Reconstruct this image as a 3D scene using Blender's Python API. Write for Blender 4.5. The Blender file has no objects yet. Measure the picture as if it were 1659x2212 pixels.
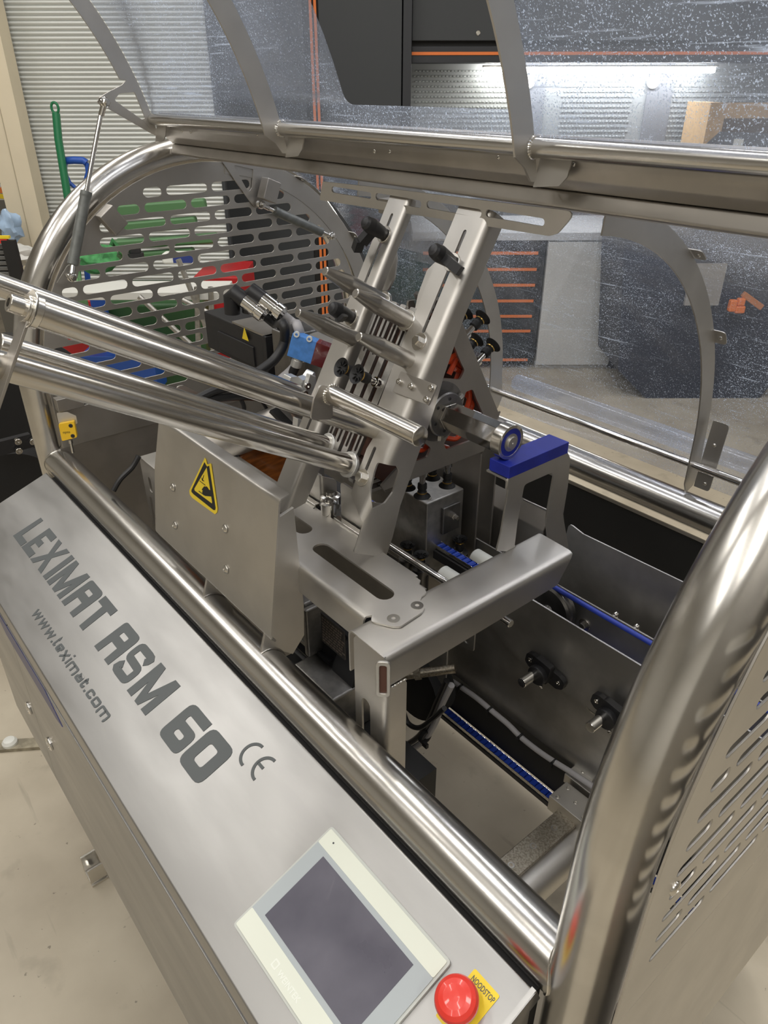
import bpy, bmesh, math, random
from mathutils import Vector, Matrix
from mathutils.geometry import tessellate_polygon
random.seed(7)
C = bpy.context.scene.collection
sc = bpy.context.scene
pi = math.pi
# ---------------------------------------------------------------- camera
# Working coordinates: x along the machine, y away from the operator, z up, the lens 1.75 m above the floor at z = 0.
# Everything is lifted by EYE at the end so that the floor lies at z = 0.
EYE = 1.75
W, HH, F = 1659.0, 2212.0, 1588.0
RM = ((0.63700175, 0.77086114, -0.00137006), (0.38736486, -0.32163489, -0.864002), (-0.66646623, 0.54984007, -0.50348651))
cam = bpy.data.cameras.new('camera'); camo = bpy.data.objects.new('camera', cam); C.objects.link(camo)
cam.sensor_fit = 'HORIZONTAL'; cam.sensor_width = 36; cam.lens = F / W * 36; cam.clip_start = 0.02; cam.clip_end = 60
m = Matrix.Identity(4)
for i in range(3):
    m[i][0] = RM[0][i]; m[i][1] = -RM[1][i]; m[i][2] = -RM[2][i]
camo.matrix_world = m
sc.camera = camo
# ---------------------------------------------------------------- world, lights, exposure
sc.view_settings.view_transform = 'Standard'; sc.view_settings.look = 'None'; sc.view_settings.gamma = 1
sc.view_settings.use_curve_mapping = False; sc.view_settings.exposure = 0.55
wd = bpy.data.worlds.new('world'); sc.world = wd; wd.use_nodes = True
wd.node_tree.nodes['Background'].inputs[0].default_value = (1.0, 0.93, 0.83, 1); wd.node_tree.nodes['Background'].inputs[1].default_value = 0.55
NV = Vector((-0.771, 0.637, 0)); UV_ = Vector((0.637, 0.771, 0))      # room: away from the camera, and to the right along the back wall
def room(u, d, z=0.0): return UV_ * u + NV * d + Vector((0, 0, z))
def area(u, d, z, su, sd, power, col=(1, 0.965, 0.91), tilt=0.0):
    l = bpy.data.lights.new('ceiling_light', 'AREA'); l.shape = 'RECTANGLE'; l.size = su; l.size_y = sd; l.energy = power; l.color = col
    o = bpy.data.objects.new('ceiling_light', l); C.objects.link(o)
    o.location = room(u, d, z); o.rotation_euler = (tilt, 0, math.atan2(UV_.y, UV_.x)); return o
for (u, d, su, sd, p) in [(-3.0, 2.4, .13, 2.6, 40), (-1.6, 2.4, .13, 2.6, 40), (-0.2, 2.4, .13, 2.6, 40), (1.2, 2.4, .13, 2.6, 40), (2.6, 2.4, .13, 2.6, 38),
                          (-2.3, -0.9, .13, 2.6, 40), (-0.9, -0.9, .13, 2.6, 40), (0.5, -0.9, .13, 2.6, 40), (1.9, -0.9, .13, 2.6, 40)]:
    area(u, d, 2.05, su, sd, p * .52)

# ---------------------------------------------------------------- projection helper: a pixel of the photograph to a point on a real plane
RT = Matrix(RM).transposed()
def at(px, py, x=None, y=None, z=None, n=None, d=None):
    r = RT @ Vector(((px - W / 2) / F, (py - HH / 2) / F, 1.0))
    if x is not None: return r * (x / r.x)
    if y is not None: return r * (y / r.y)
    if z is not None: return r * (z / r.z)
    n = Vector(n); return r * (d / n.dot(r))
def onwall(px, py, d): return at(px, py, n=NV, d=d)
# ---------------------------------------------------------------- materials
def mat(name, col, rough=.5, metal=0.0, var=0.0, bump=0.0, scale=20.0, stretch=(1, 1, 1), rvar=0.0, emis=None, spec=.5, col2=None, ramp=(.4, .6), coat=0.0):
    m = bpy.data.materials.new(name); m.use_nodes = True; nt = m.node_tree; b = nt.nodes['Principled BSDF']
    b.inputs['Base Color'].default_value = (*col, 1); b.inputs['Roughness'].default_value = rough; b.inputs['Metallic'].default_value = metal
    b.inputs['Specular IOR Level'].default_value = spec; b.inputs['Coat Weight'].default_value = coat
    if emis: b.inputs['Emission Color'].default_value = (*emis[:3], 1); b.inputs['Emission Strength'].default_value = emis[3]
    if var or bump or rvar or col2:
        tc = nt.nodes.new('ShaderNodeTexCoord'); mp = nt.nodes.new('ShaderNodeMapping'); mp.inputs['Scale'].default_value = stretch
        nz = nt.nodes.new('ShaderNodeTexNoise'); nz.inputs['Scale'].default_value = scale; nz.inputs['Detail'].default_value = 6
        nt.links.new(tc.outputs['Object'], mp.inputs[0]); nt.links.new(mp.outputs[0], nz.inputs['Vector'])
        if var or col2:
            mx = nt.nodes.new('ShaderNodeMix'); mx.data_type = 'RGBA'
            cr = nt.nodes.new('ShaderNodeMapRange'); cr.inputs[1].default_value = ramp[0]; cr.inputs[2].default_value = ramp[1]
            nt.links.new(nz.outputs['Fac'], cr.inputs[0]); nt.links.new(cr.outputs[0], mx.inputs['Factor'])
            c2 = col2 if col2 else tuple(max(0, c * (1 - var)) for c in col)
            mx.inputs['A'].default_value = (*col, 1); mx.inputs['B'].default_value = (*c2, 1)
            nt.links.new(mx.outputs['Result'], b.inputs['Base Color'])
        if rvar:
            nz2 = nt.nodes.new('ShaderNodeTexNoise'); nz2.inputs['Scale'].default_value = scale * .6; nz2.inputs['Detail'].default_value = 5
            nt.links.new(mp.outputs[0], nz2.inputs['Vector'])
            mr = nt.nodes.new('ShaderNodeMapRange'); mr.inputs[1].default_value = .3; mr.inputs[2].default_value = .7
            mr.inputs[3].default_value = rough - rvar; mr.inputs[4].default_value = rough + rvar
            nt.links.new(nz2.outputs['Fac'], mr.inputs[0]); nt.links.new(mr.outputs[0], b.inputs['Roughness'])
        if bump:
            bp = nt.nodes.new('ShaderNodeBump'); bp.inputs['Strength'].default_value = bump; bp.inputs['Distance'].default_value = .002
            nt.links.new(nz.outputs['Fac'], bp.inputs['Height']); nt.links.new(bp.outputs[0], b.inputs['Normal'])
    return m
SHEET = mat('brushed_sheet_steel', (.62, .60, .565), .44, 1, var=.10, rvar=.07, scale=9, bump=.02)
DULL = mat('dull_sheet_steel', (.50, .475, .44), .46, 1, var=.14, rvar=.06, scale=12, bump=.02)
PANEL = mat('brushed_console_steel', (.41, .407, .402), .40, 1, var=.06, rvar=.08, scale=7, stretch=(1, 4, 4), bump=.015)
TUBE = mat('polished_tube_steel', (.64, .625, .595), .23, 1, var=.06, rvar=.02, scale=5, stretch=(1, 6, 6))
ROD = mat('turned_rod_steel', (.60, .575, .53), .22, 1, var=.05, rvar=.03, scale=3)
PINM = mat('ground_pin_steel', (.47, .45, .42), .30, 1)
CHROME = mat('chrome', (.78, .77, .75), .1, 1)
BOLT = mat('zinc_bolt', (.68, .66, .62), .22, 1)
ALU = mat('cast_aluminium', (.48, .47, .45), .45, 1, var=.2, scale=60, bump=.1)
ALUW = mat('white_anodised', (.75, .75, .73), .35, .7)
DARKST = mat('dark_machined_steel', (.26, .255, .25), .38, 1, var=.25, scale=25, rvar=.05)
WEAR = mat('worn_rail_steel', (.42, .38, .31), .42, 1, col2=(.24, .21, .165), ramp=(.4, .65), scale=320, bump=.05)
BLACKP = mat('black_plastic', (.018, .018, .02), .42, 0, bump=.05, scale=200)
RUBBER = mat('black_rubber', (.012, .012, .013), .55)
BLACK = mat('black_powder_coat', (.012, .012, .012), .6)
DKGREY = mat('dark_grey_paint', (.045, .05, .056), .5, 0, bump=.03, scale=300)
DKGREY2 = mat('charcoal_paint', (.03, .033, .04), .5)
ORANGE = mat('orange_trim', (.85, .22, .05), .5)
HOSE = mat('orange_hose', (.75, .08, .02), .3, 0, coat=.4)
AMBER = mat('amber_plastic', (.42, .12, .015), .3, 0, var=.5, scale=18, stretch=(1, 1, 6), coat=.5)
BLUEP = mat('blue_nylon', (.012, .025, .33), .42, 0, var=.2, scale=30, bump=.05)
BLUEC = mat('blue_chain_plastic', (.02, .06, .42), .38)
BLUES = mat('sky_blue_sensor_plastic', (.09, .28, .72), .4, 0, var=.2, scale=80)
BLUEH = mat('royal_blue_plastic', (.02, .09, .42), .4)
YEL = mat('yellow_label', (.88, .66, .03), .45)
YELS = mat('yellow_sensor_plastic', (.85, .52, .02), .42)
RED = mat('red_button', (.78, .045, .03), .33, 0, coat=.3)
REDP = mat('red_painted_steel', (.42, .012, .016), .45)
GRN = mat('dark_green_plastic', (.02, .075, .022), .5)
GRN2 = mat('green_fabric', (.06, .28, .09), .8, 0, var=.4, scale=30)
GRNH = mat('green_handle', (.015, .17, .07), .35)
WHITE = mat('white_plastic', (.74, .75, .71), .4)
WHITE2 = mat('white_paint', (.66, .66, .63), .5, 0, var=.06, scale=3)
CREAM = mat('cream_paint', (.74, .66, .50), .6, 0, var=.05, scale=4)
HMIF = mat('pale_bezel', (.72, .75, .66), .42)
HMIG = mat('grey_bezel', (.40, .44, .46), .42)
HMIR = mat('grey_rim_plastic', (.52, .54, .51), .45)
TEXTM = mat('grey_vinyl', (.085, .095, .098), .5)
CARD = mat('corrugated_cardboard', (.55, .37, .19), .85, 0, var=.15, scale=40)
CABLE = mat('black_cable', (.015, .015, .016), .45)
CABLEG = mat('grey_cable', (.42, .41, .42), .5)
GSPR = mat('grey_gas_cylinder', (.20, .21, .20), .4, .3, var=.2, scale=60)
RLENS = mat('dark_red_lens', (.12, .008, .01), .15, 0, coat=.6)
BELT = mat('blue_belt', (.03, .06, .42), .45)
TAN = mat('brown_gap_lining', (.10, .04, .025), .6)
def glass_sheet(name, tint, haze, scr, specks):
    m = bpy.data.materials.new(name); m.use_nodes = True; nt = m.node_tree; N = nt.nodes; L = nt.links
    out = N['Material Output']; N.remove(N['Principled BSDF'])
    tr = N.new('ShaderNodeBsdfTransparent'); tr.inputs[0].default_value = (*tint, 1)
    gl = N.new('ShaderNodeBsdfGlossy'); gl.inputs['Roughness'].default_value = .09; gl.inputs[0].default_value = (.9, .93, 1, 1)
    df = N.new('ShaderNodeBsdfDiffuse'); df.inputs[0].default_value = (.74, .81, .98, 1)
    tl = N.new('ShaderNodeBsdfTranslucent'); tl.inputs[0].default_value = (.75, .85, 1, 1)
    lw = N.new('ShaderNodeLayerWeight'); lw.inputs[0].default_value = .5
    pw_ = N.new('ShaderNodeMath'); pw_.operation = 'POWER'; pw_.inputs[1].default_value = 5; L.new(lw.outputs['Facing'], pw_.inputs[0])
    fr = N.new('ShaderNodeMapRange'); fr.inputs[3].default_value = .035; fr.inputs[4].default_value = .8; L.new(pw_.outputs[0], fr.inputs[0])
    mg = N.new('ShaderNodeMixShader'); L.new(fr.outputs[0], mg.inputs[0]); L.new(tr.outputs[0], mg.inputs[1]); L.new(gl.outputs[0], mg.inputs[2])
    mh = N.new('ShaderNodeMixShader'); mh.inputs[0].default_value = .6; L.new(df.outputs[0], mh.inputs[1]); L.new(tl.outputs[0], mh.inputs[2])
    tc = N.new('ShaderNodeTexCoord')
    def noise(scale, st, a, b, rot=(0, 0, 0), det=3):
        mp = N.new('ShaderNodeMapping'); mp.inputs['Scale'].default_value = st; mp.inputs['Rotation'].default_value = rot
        nz = N.new('ShaderNodeTexNoise'); nz.inputs['Scale'].default_value = scale; nz.inputs['Detail'].default_value = det
        L.new(tc.outputs['Object'], mp.inputs[0]); L.new(mp.outputs[0], nz.inputs['Vector'])
        mr = N.new('ShaderNodeMapRange'); mr.inputs[1].default_value = a; mr.inputs[2].default_value = b; L.new(nz.outputs['Fac'], mr.inputs[0]); return mr.outputs[0]
    def mul(a, k):
        q = N.new('ShaderNodeMath'); q.operation = 'MULTIPLY'; L.new(a, q.inputs[0])
        if isinstance(k, float): q.inputs[1].default_value = k
        else: L.new(k, q.inputs[1])
        return q.outputs[0]
    def add(a, b):
        q = N.new('ShaderNodeMath'); q.operation = 'ADD'; q.use_clamp = True; L.new(a, q.inputs[0])
        if isinstance(b, float): q.inputs[1].default_value = b
        else: L.new(b, q.inputs[1])
        return q.outputs[0]
    patch = noise(5, (1, 1, 1), .42, .68)
    s1 = noise(160, (.06, 1, 1.2), .64, .74, (.2, .5, .3)); s2 = noise(200, (1.2, .05, 1), .66, .76, (.5, .1, .9))
    sp = noise(460, (1, 1, 1), .615, .70, det=2)
    f = add(mul(mul(add(s1, s2), add(patch, .15)), scr), mul(mul(sp, add(patch, .25)), specks))
    f = add(f, mul(patch, haze)); f = add(f, haze * .8)
    mm = N.new('ShaderNodeMixShader'); L.new(f, mm.inputs[0]); L.new(mg.outputs[0], mm.inputs[1]); L.new(mh.outputs[0], mm.inputs[2])
    L.new(mm.outputs[0], out.inputs[0]); return m
POLY = glass_sheet('scratched_polycarbonate', (.90, .92, .97), .022, .8, 1.2)
POLYF = glass_sheet('clear_scratched_polycarbonate', (.90, .92, .97), .085, .8, 1.3)
# ---------------------------------------------------------------- mesh builder
from mathutils.geometry import delaunay_2d_cdt
def tess(loops):
    flat = [Vector(p) for l in loops for p in l]; ed = []; o = 0
    for l in loops: ed += [(o + i, o + (i + 1) % len(l)) for i in range(len(l))]; o += len(l)
    vo, eo, fo, ov, oe, of = delaunay_2d_cdt(flat, ed, [], 1, 1e-7)
    if len(vo) != len(flat) or any(len(q) != 1 for q in ov): return tessellate_polygon([[Vector((p[0], p[1], 0)) for p in l] for l in loops])
    boxes = [(min(p[0] for p in l), max(p[0] for p in l), min(p[1] for p in l), max(p[1] for p in l), l) for l in loops]
    def inside(x, y, b):
        if x < b[0] or x > b[1] or y < b[2] or y > b[3]: return False
        c = False; l = b[4]; j = len(l) - 1
        for i in range(len(l)):
            if (l[i][1] > y) != (l[j][1] > y) and x < (l[j][0] - l[i][0]) * (y - l[i][1]) / (l[j][1] - l[i][1]) + l[i][0]: c = not c
            j = i
        return c
    res = []
    for f in fo:
        x = sum(vo[i].x for i in f) / 3; y = sum(vo[i].y for i in f) / 3
        if inside(x, y, boxes[0]) and not any(inside(x, y, b) for b in boxes[1:]): 
            a, b, c = (vo[i] for i in f[:3]); t = tuple(ov[i][0] for i in f)
            res.append(t if (b.x - a.x) * (c.y - a.y) - (b.y - a.y) * (c.x - a.x) > 0 else t[::-1])
    return res
class MB:
    def __init__(s): s.v = []; s.f = []; s.flat = []
    def add(s, vs, fs):
        o = len(s.v); s.v += [Vector(v) for v in vs]; s.f += [tuple(i + o for i in f) for f in fs]; return s
    def box(s, c, size, R=None):
        c = Vector(c); hx, hy, hz = size[0] / 2, size[1] / 2, size[2] / 2
        vs = [Vector((a * hx, b * hy, d * hz)) for a in (-1, 1) for b in (-1, 1) for d in (-1, 1)]
        if R is not None: vs = [R @ v for v in vs]
        return s.add([c + v for v in vs], [(0, 1, 3, 2), (4, 6, 7, 5), (0, 4, 5, 1), (2, 3, 7, 6), (0, 2, 6, 4), (1, 5, 7, 3)])
    def bb(s, x0, x1, y0, y1, z0, z1): return s.box(((x0 + x1) / 2, (y0 + y1) / 2, (z0 + z1) / 2), (abs(x1 - x0), abs(y1 - y0), abs(z1 - z0)))
    def lathe(s, a, b, prof, seg=24, caps=True):
        """prof: (t along a->b in metres, radius)"""
        a = Vector(a); ax = (Vector(b) - a).normalized(); t = Vector((0, 0, 1)) if abs(ax.z) < .9 else Vector((1, 0, 0))
        p = ax.cross(t).normalized(); q = ax.cross(p); vs = []; fs = []
        pr2 = []
        for i, (h, r) in enumerate(prof):
            if i:
                h0, r0 = prof[i - 1]; ln = math.hypot(h - h0, r - r0)
                if ln > .003: k = .0004 / ln; pr2.append((h0 + (h - h0) * k, r0 + (r - r0) * k)); pr2.append((h + (h0 - h) * k, r + (r0 - r) * k))
            pr2.append((h, r))
        prof = pr2
        for (h, r) in prof:
            for i in range(seg):
                an = 2 * pi * i / seg; vs.append(a + ax * h + (p * math.cos(an) + q * math.sin(an)) * max(r, 1e-5))
        for k in range(len(prof) - 1):
            for i in range(seg):
                j = (i + 1) % seg; fs.append((k * seg + i, k * seg + j, (k + 1) * seg + j, (k + 1) * seg + i))
        if caps: fs.append(tuple(range(seg))); fs.append(tuple((len(prof) - 1) * seg + i for i in range(seg - 1, -1, -1)))
        return s.add(vs, fs)
    def cyl(s, a, b, r, seg=24): return s.lathe(a, b, [(0, r), ((Vector(b) - Vector(a)).length, r)], seg)
    def ccyl(s, a, b, r, ch=.0008, seg=24):
        L = (Vector(b) - Vector(a)).length; return s.lathe(a, b, [(0, r - ch), (ch, r), (L - ch, r), (L, r - ch)], seg)
    def ring(s, a, b, r, ri, seg=32):
        L = (Vector(b) - Vector(a)).length; return s.lathe(a, b, [(0, ri), (0, r), (L, r), (L, ri), (0, ri)], seg, caps=False)
    def tube(s, pts, r, seg=12, caps=True):
        pts = [Vector(p) for p in pts]; n = len(pts); vs = []; fs = []
        t0 = (pts[1] - pts[0]).normalized(); up = Vector((0, 0, 1)) if abs(t0.z) < .9 else Vector((1, 0, 0)); p = t0.cross(up).normalized()
        for i in range(n):
            t = (pts[min(i + 1, n - 1)] - pts[max(i - 1, 0)]).normalized(); p = (p - t * p.dot(t)).normalized(); q = t.cross(p)
            rr = r[i] if isinstance(r, (list, tuple)) else r
            for k in range(seg):
                an = 2 * pi * k / seg; vs.append(pts[i] + (p * math.cos(an) + q * math.sin(an)) * rr)
        for i in range(n - 1):
            for k in range(seg):
                j = (k + 1) % seg; fs.append((i * seg + k, i * seg + j, (i + 1) * seg + j, (i + 1) * seg + k))
        if caps: fs.append(tuple(range(seg - 1, -1, -1))); fs.append(tuple((n - 1) * seg + k for k in range(seg)))
        return s.add(vs, fs)
    def prism(s, loops, O, A, B, Nn, t):
        """loops: 2-D outline then holes; extruded along Nn by t"""
        O, A, B, Nn = Vector(O), Vector(A), Vector(B), Vector(Nn)
        flat = [p for l in loops for p in l]; tri = tess(loops)
        n = len(flat); P = [O + A * p[0] + B * p[1] for p in flat]
        fs = []
        hand = A.cross(B).dot(Nn) > 0
        for a, b, c in tri:
            ar = (flat[b][0] - flat[a][0]) * (flat[c][1] - flat[a][1]) - (flat[b][1] - flat[a][1]) * (flat[c][0] - flat[a][0])
            if abs(ar) < 1e-14: continue
            f = (a, b, c) if (ar > 0) == hand else (a, c, b)
            fs.append((f[0] + n, f[1] + n, f[2] + n)); fs.append((f[0], f[2], f[1]))
        o = 0
        for l in loops:
            k = len(l)
            for i in range(k):
                j = (i + 1) % k; fs.append((o + i, o + j, o + j + n, o + i + n))
            o += k
        return s.add(P + [p + Nn * t for p in P], fs)
    def xprism(s, loops, x0, x1): return s.prism(loops, (x0, 0, 0), (0, 1, 0), (0, 0, 1), (1, 0, 0), x1 - x0)
    def merge(s, o): return s.add(o.v, o.f)
def build(name, mb, material, parent=None, L=None, ang=32, bevel=0, segs=2, solid=None, normals=True):
    """ONE mesh object; vertices given in working coordinates, stored relative to the thing's base L"""
    if L is None:
        if parent is not None: L = Vector(parent['_L'])
        else:
            xs = [v.x for v in mb.v]; ys = [v.y for v in mb.v]; zs = [v.z for v in mb.v]
            L = Vector(((min(xs) + max(xs)) / 2, (min(ys) + max(ys)) / 2, min(zs)))
    L = Vector(L); me = bpy.data.meshes.new(name); me.from_pydata([tuple(v - L) for v in mb.v], [], mb.f); me.update()
    if normals:
        bm = bmesh.new(); bm.from_mesh(me); bmesh.ops.recalc_face_normals(bm, faces=bm.faces); bm.to_mesh(me); bm.free()
    for p in me.polygons: p.use_smooth = True
    me.set_sharp_from_angle(angle=math.radians(ang)); me.materials.append(material)
    o = bpy.data.objects.new(name, me); C.objects.link(o)
    if parent is not None: o.parent = parent
    else: o.location = L
    o['_L'] = list(L)
    if bevel:
        b = o.modifiers.new('bevel', 'BEVEL'); b.width = bevel; b.segments = segs; b.limit_method = 'ANGLE'; b.angle_limit = math.radians(35); b.harden_normals = True
    return o
def thing(name, label, cat, loc, group=None):
    o = bpy.data.objects.new(name, None); C.objects.link(o); o.location = loc; o.empty_display_size = .05; o['_L'] = list(loc)
    o['label'] = label; o['category'] = cat
    if group: o['group'] = group
    return o
def tag(o, label, cat, group=None):
    o['label'] = label; o['category'] = cat
    if group: o['group'] = group
    return o
def struct(name, mb, m, **k):
    o = build(name, mb, m, **k); o['kind'] = 'structure'; return o
def dup(o, parent=None, delta=(0, 0, 0), label=None):
    c = o.copy(); C.objects.link(c); c.location = Vector(c.location) + Vector(delta)
    if parent is not None: c.parent = parent
    if label: c['label'] = label
    for ch in [q for q in sc.objects if q.parent == o]:
        dup(ch, c)
    return c
# 2-D shapes
def slot(cx, cy, L, w, ang=0.0, n=7):
    r = w / 2; h = L / 2 - r; out = []
    for i in range(n): a = -pi / 2 + pi * i / (n - 1); out.append((h + r * math.cos(a), r * math.sin(a)))
    for i in range(n): a = pi / 2 + pi * i / (n - 1); out.append((-h + r * math.cos(a), r * math.sin(a)))
    c, s = math.cos(ang), math.sin(ang)
    return [(cx + c * x - s * y, cy + s * x + c * y) for x, y in out]
def circ(cx, cy, r, n=24, a0=0.0, a1=2 * pi, end=False):
    m = n - 1 if end else n
    return [(cx + r * math.cos(a0 + (a1 - a0) * i / m), cy + r * math.sin(a0 + (a1 - a0) * i / m)) for i in range(n)]
def rounded(pts, r, n=4):
    """round the corners of a 2-D polygon (r: number or list)"""
    out = []; k = len(pts)
    for i in range(k):
        p0, p1, p2 = Vector(pts[i - 1]), Vector(pts[i]), Vector(pts[(i + 1) % k]); rr = r[i] if isinstance(r, (list, tuple)) else r
        a = (p0 - p1); b = (p2 - p1); la, lb = a.length, b.length
        if rr <= 0 or la < 1e-9 or lb < 1e-9: out.append(tuple(p1)); continue
        a /= la; b /= lb; dt = max(-1, min(1, a.dot(b))); th = math.acos(dt)
        if th < .02 or th > pi - .02: out.append(tuple(p1)); continue
        t = min(rr / math.tan(th / 2), la * .48, lb * .48)
        for j in range(n + 1):
            u = j / n; out.append(tuple((p1 + a * t) * (1 - u) ** 2 + p1 * 2 * u * (1 - u) + (p1 + b * t) * u ** 2))
    return out
def bent(name, loops, prof, r, O, A, B, Cc, thick, material, parent=None, L=None, bevel=.0005, nb=5, side=-1):
    """flat outline (s along the unfolded profile, t along Cc) folded along the 2-D profile prof (A,B) with bend radius r"""
    O, A, B, Cc = map(Vector, (O, A, B, Cc)); prof = [Vector(p) for p in prof]; cum = [0]
    for i in range(len(prof) - 1): cum.append(cum[-1] + (prof[i + 1] - prof[i]).length)
    rs = r if isinstance(r, (list, tuple)) else [r] * (len(prof) - 2)
    bends = []
    for i in range(1, len(prof) - 1):
        a = (prof[i - 1] - prof[i]).normalized(); b = (prof[i + 1] - prof[i]).normalized(); th = math.acos(max(-1, min(1, a.dot(b))))
        t = rs[i - 1] / math.tan(th / 2); bends.append((cum[i], t, prof[i], a, b))
    def f(s):
        for (c, t, p, a, b) in bends:
            if abs(s - c) < t:
                u = (s - c + t) / (2 * t); return (p + a * t) * (1 - u) ** 2 + p * 2 * u * (1 - u) + (p + b * t) * u ** 2
        k = 0
        while k < len(cum) - 2 and s > cum[k + 1]: k += 1
        dd = (prof[k + 1] - prof[k]).normalized(); return prof[k] + dd * (s - cum[k])
    bm = bmesh.new(); vs = []; flat = [p for l in loops for p in l]
    for p in flat: vs.append(bm.verts.new((p[0], p[1], 0)))
    for tr in tess(loops):
        try: bm.faces.new([vs[i] for i in tr])
        except ValueError: pass
    for (c, t, p, a, b) in bends:
        for i in range(nb + 1):
            s0 = c - t + 2 * t * i / nb
            bmesh.ops.bisect_plane(bm, geom=bm.verts[:] + bm.edges[:] + bm.faces[:], plane_co=(s0, 0, 0), plane_no=(1, 0, 0), dist=1e-6)
    if L is None: L = Vector(parent['_L']) if parent is not None else O
    for v in bm.verts:
        q = f(v.co.x); t = v.co.y; v.co = O + A * q.x + B * q.y + Cc * t - L
    bm.normal_update()
    me = bpy.data.meshes.new(name); bm.to_mesh(me); bm.free()
    for p in me.polygons: p.use_smooth = True
    me.set_sharp_from_angle(angle=math.radians(40)); me.materials.append(material)
    o = bpy.data.objects.new(name, me); C.objects.link(o); o['_L'] = list(L)
    if parent is not None: o.parent = parent
    else: o.location = L
    sd = o.modifiers.new('thickness', 'SOLIDIFY'); sd.thickness = thick; sd.offset = side; sd.use_even_offset = True
    if bevel:
        b = o.modifiers.new('bevel', 'BEVEL'); b.width = bevel; b.segments = 1; b.limit_method = 'ANGLE'; b.angle_limit = math.radians(60); b.harden_normals = True
    return o
def hexbolt(mb, p, n, af=.013, h=.006, washer=.011, seg=24):
    p = Vector(p); n = Vector(n).normalized(); mb.ccyl(p, p + n * .0015, washer, .0003, seg); mb.lathe(p + n * .0015, p + n * (.0015 + h), [(0, af * .577), (h * .85, af * .577), (h, af * .5)], 6)
def capscrew(mb, p, n, r=.005, h=.005, seg=16):
    p = Vector(p); n = Vector(n).normalized(); mb.lathe(p, p + n * h, [(0, r), (h - .0006, r), (h, r - .0006), (h, r * .5), (h * .5, r * .5)], seg)
def dome(mb, p, n, r=.006, h=.003, seg=20):
    p = Vector(p); n = Vector(n).normalized(); mb.lathe(p, p + n * h, [(0, r), (h * .35, r * .97), (h * .7, r * .8), (h * .95, r * .5), (h, r * .36), (h * .5, r * .3)], seg)
X3, Y3, Z3 = Vector((1, 0, 0)), Vector((0, 1, 0)), Vector((0, 0, 1))
# ================================================================ THE SETTING
FZ = -EYE
FLOORM = mat('concrete_floor', (.53, .475, .375), .5, 0, col2=(.40, .35, .27), ramp=(.38, .68), scale=3.2, bump=.08, rvar=.1)
def stains(m_):                                                        # darker smears, hairline marks and specks on top of the mottled concrete
    nt = m_.node_tree; N = nt.nodes; L = nt.links; b = N['Principled BSDF']; src = b.inputs['Base Color'].links[0].from_socket; tc = N.new('ShaderNodeTexCoord')
    for sc_, st, lo, hi, k in ((7, (1, 1, 1), .60, .70, .28), (28, (.08, 1, 1), .66, .72, .22), (55, (1, 1, 1), .70, .74, .65), (16, (1, .10, 1), .68, .73, .2)):
        mp = N.new('ShaderNodeMapping'); mp.inputs['Scale'].default_value = st; mp.inputs['Rotation'].default_value = (0, 0, sc_)
        nz = N.new('ShaderNodeTexNoise'); nz.inputs['Scale'].default_value = sc_; nz.inputs['Detail'].default_value = 5; L.new(tc.outputs['Object'], mp.inputs[0]); L.new(mp.outputs[0], nz.inputs['Vector'])
        mr = N.new('ShaderNodeMapRange'); mr.inputs[1].default_value = lo; mr.inputs[2].default_value = hi; mr.inputs[4].default_value = k; L.new(nz.outputs['Fac'], mr.inputs[0])
        mx = N.new('ShaderNodeMix'); mx.data_type = 'RGBA'; mx.inputs['B'].default_value = (.12, .105, .08, 1); L.new(mr.outputs[0], mx.inputs['Factor']); L.new(src, mx.inputs['A']); src = mx.outputs['Result']
    L.new(src, b.inputs['Base Color'])
stains(FLOORM)
WALLM = mat('painted_wall', (.78, .77, .74), .8); CEILM = mat('ceiling_paint', (.55, .54, .52), .9)
def roombox(mb, u0, u1, d0, d1, z0, z1):
    c = room((u0 + u1) / 2, (d0 + d1) / 2, (z0 + z1) / 2); R = Matrix(((UV_.x, NV.x, 0), (UV_.y, NV.y, 0), (0, 0, 1)))
    return mb.box(c, (u1 - u0, d1 - d0, z1 - z0), R)
struct('floor', roombox(MB(), -7, 7, -4, 8, FZ - .1, FZ), FLOORM)
struct('ceiling', roombox(MB(), -7, 7, -4, 8, 2.35, 2.45), CEILM)
struct('wall_back', roombox(MB(), -7, 7, 7.9, 8, FZ, 2.4), WALLM)
struct('wall_left', roombox(MB(), -7, -6.9, -4, 8, FZ, 2.4), WALLM)
struct('wall_right', roombox(MB(), 6.9, 7, -4, 8, FZ, 2.4), WALLM)
struct('wall_front', roombox(MB(), -7, 7, -4, -3.9, FZ, 2.4), WALLM)
# control joint in the concrete and a white marker at its edge
j = MB(); a = at(-60, 1620, z=FZ); b = at(98, 1608, z=FZ); dj = (b - a).normalized(); pj = Vector((-dj.y, dj.x, 0))
j.add([a - pj * .02, b - pj * .02, b + pj * .02, a + pj * .02, a - pj * .02 + Z3 * .012, b - pj * .02 + Z3 * .012, b + pj * .02 + Z3 * .012, a + pj * .02 + Z3 * .012], [(0, 1, 2, 3), (4, 5, 6, 7), (0, 1, 5, 4), (1, 2, 6, 5), (2, 3, 7, 6), (3, 0, 4, 7)])
o = struct('trim_1', j, mat('joint_concrete', (.38, .34, .25), .8, var=.4, scale=30))
p = at(24, 1612, z=FZ); mb = MB(); mb.lathe(p, p + Z3 * .03, [(0, .022), (.02, .022), (.028, .016), (.03, .008)], 20)
tag(build('floor_marker', mb, WHITE), 'small white round plug on the floor joint left of the console', 'plug')

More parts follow.
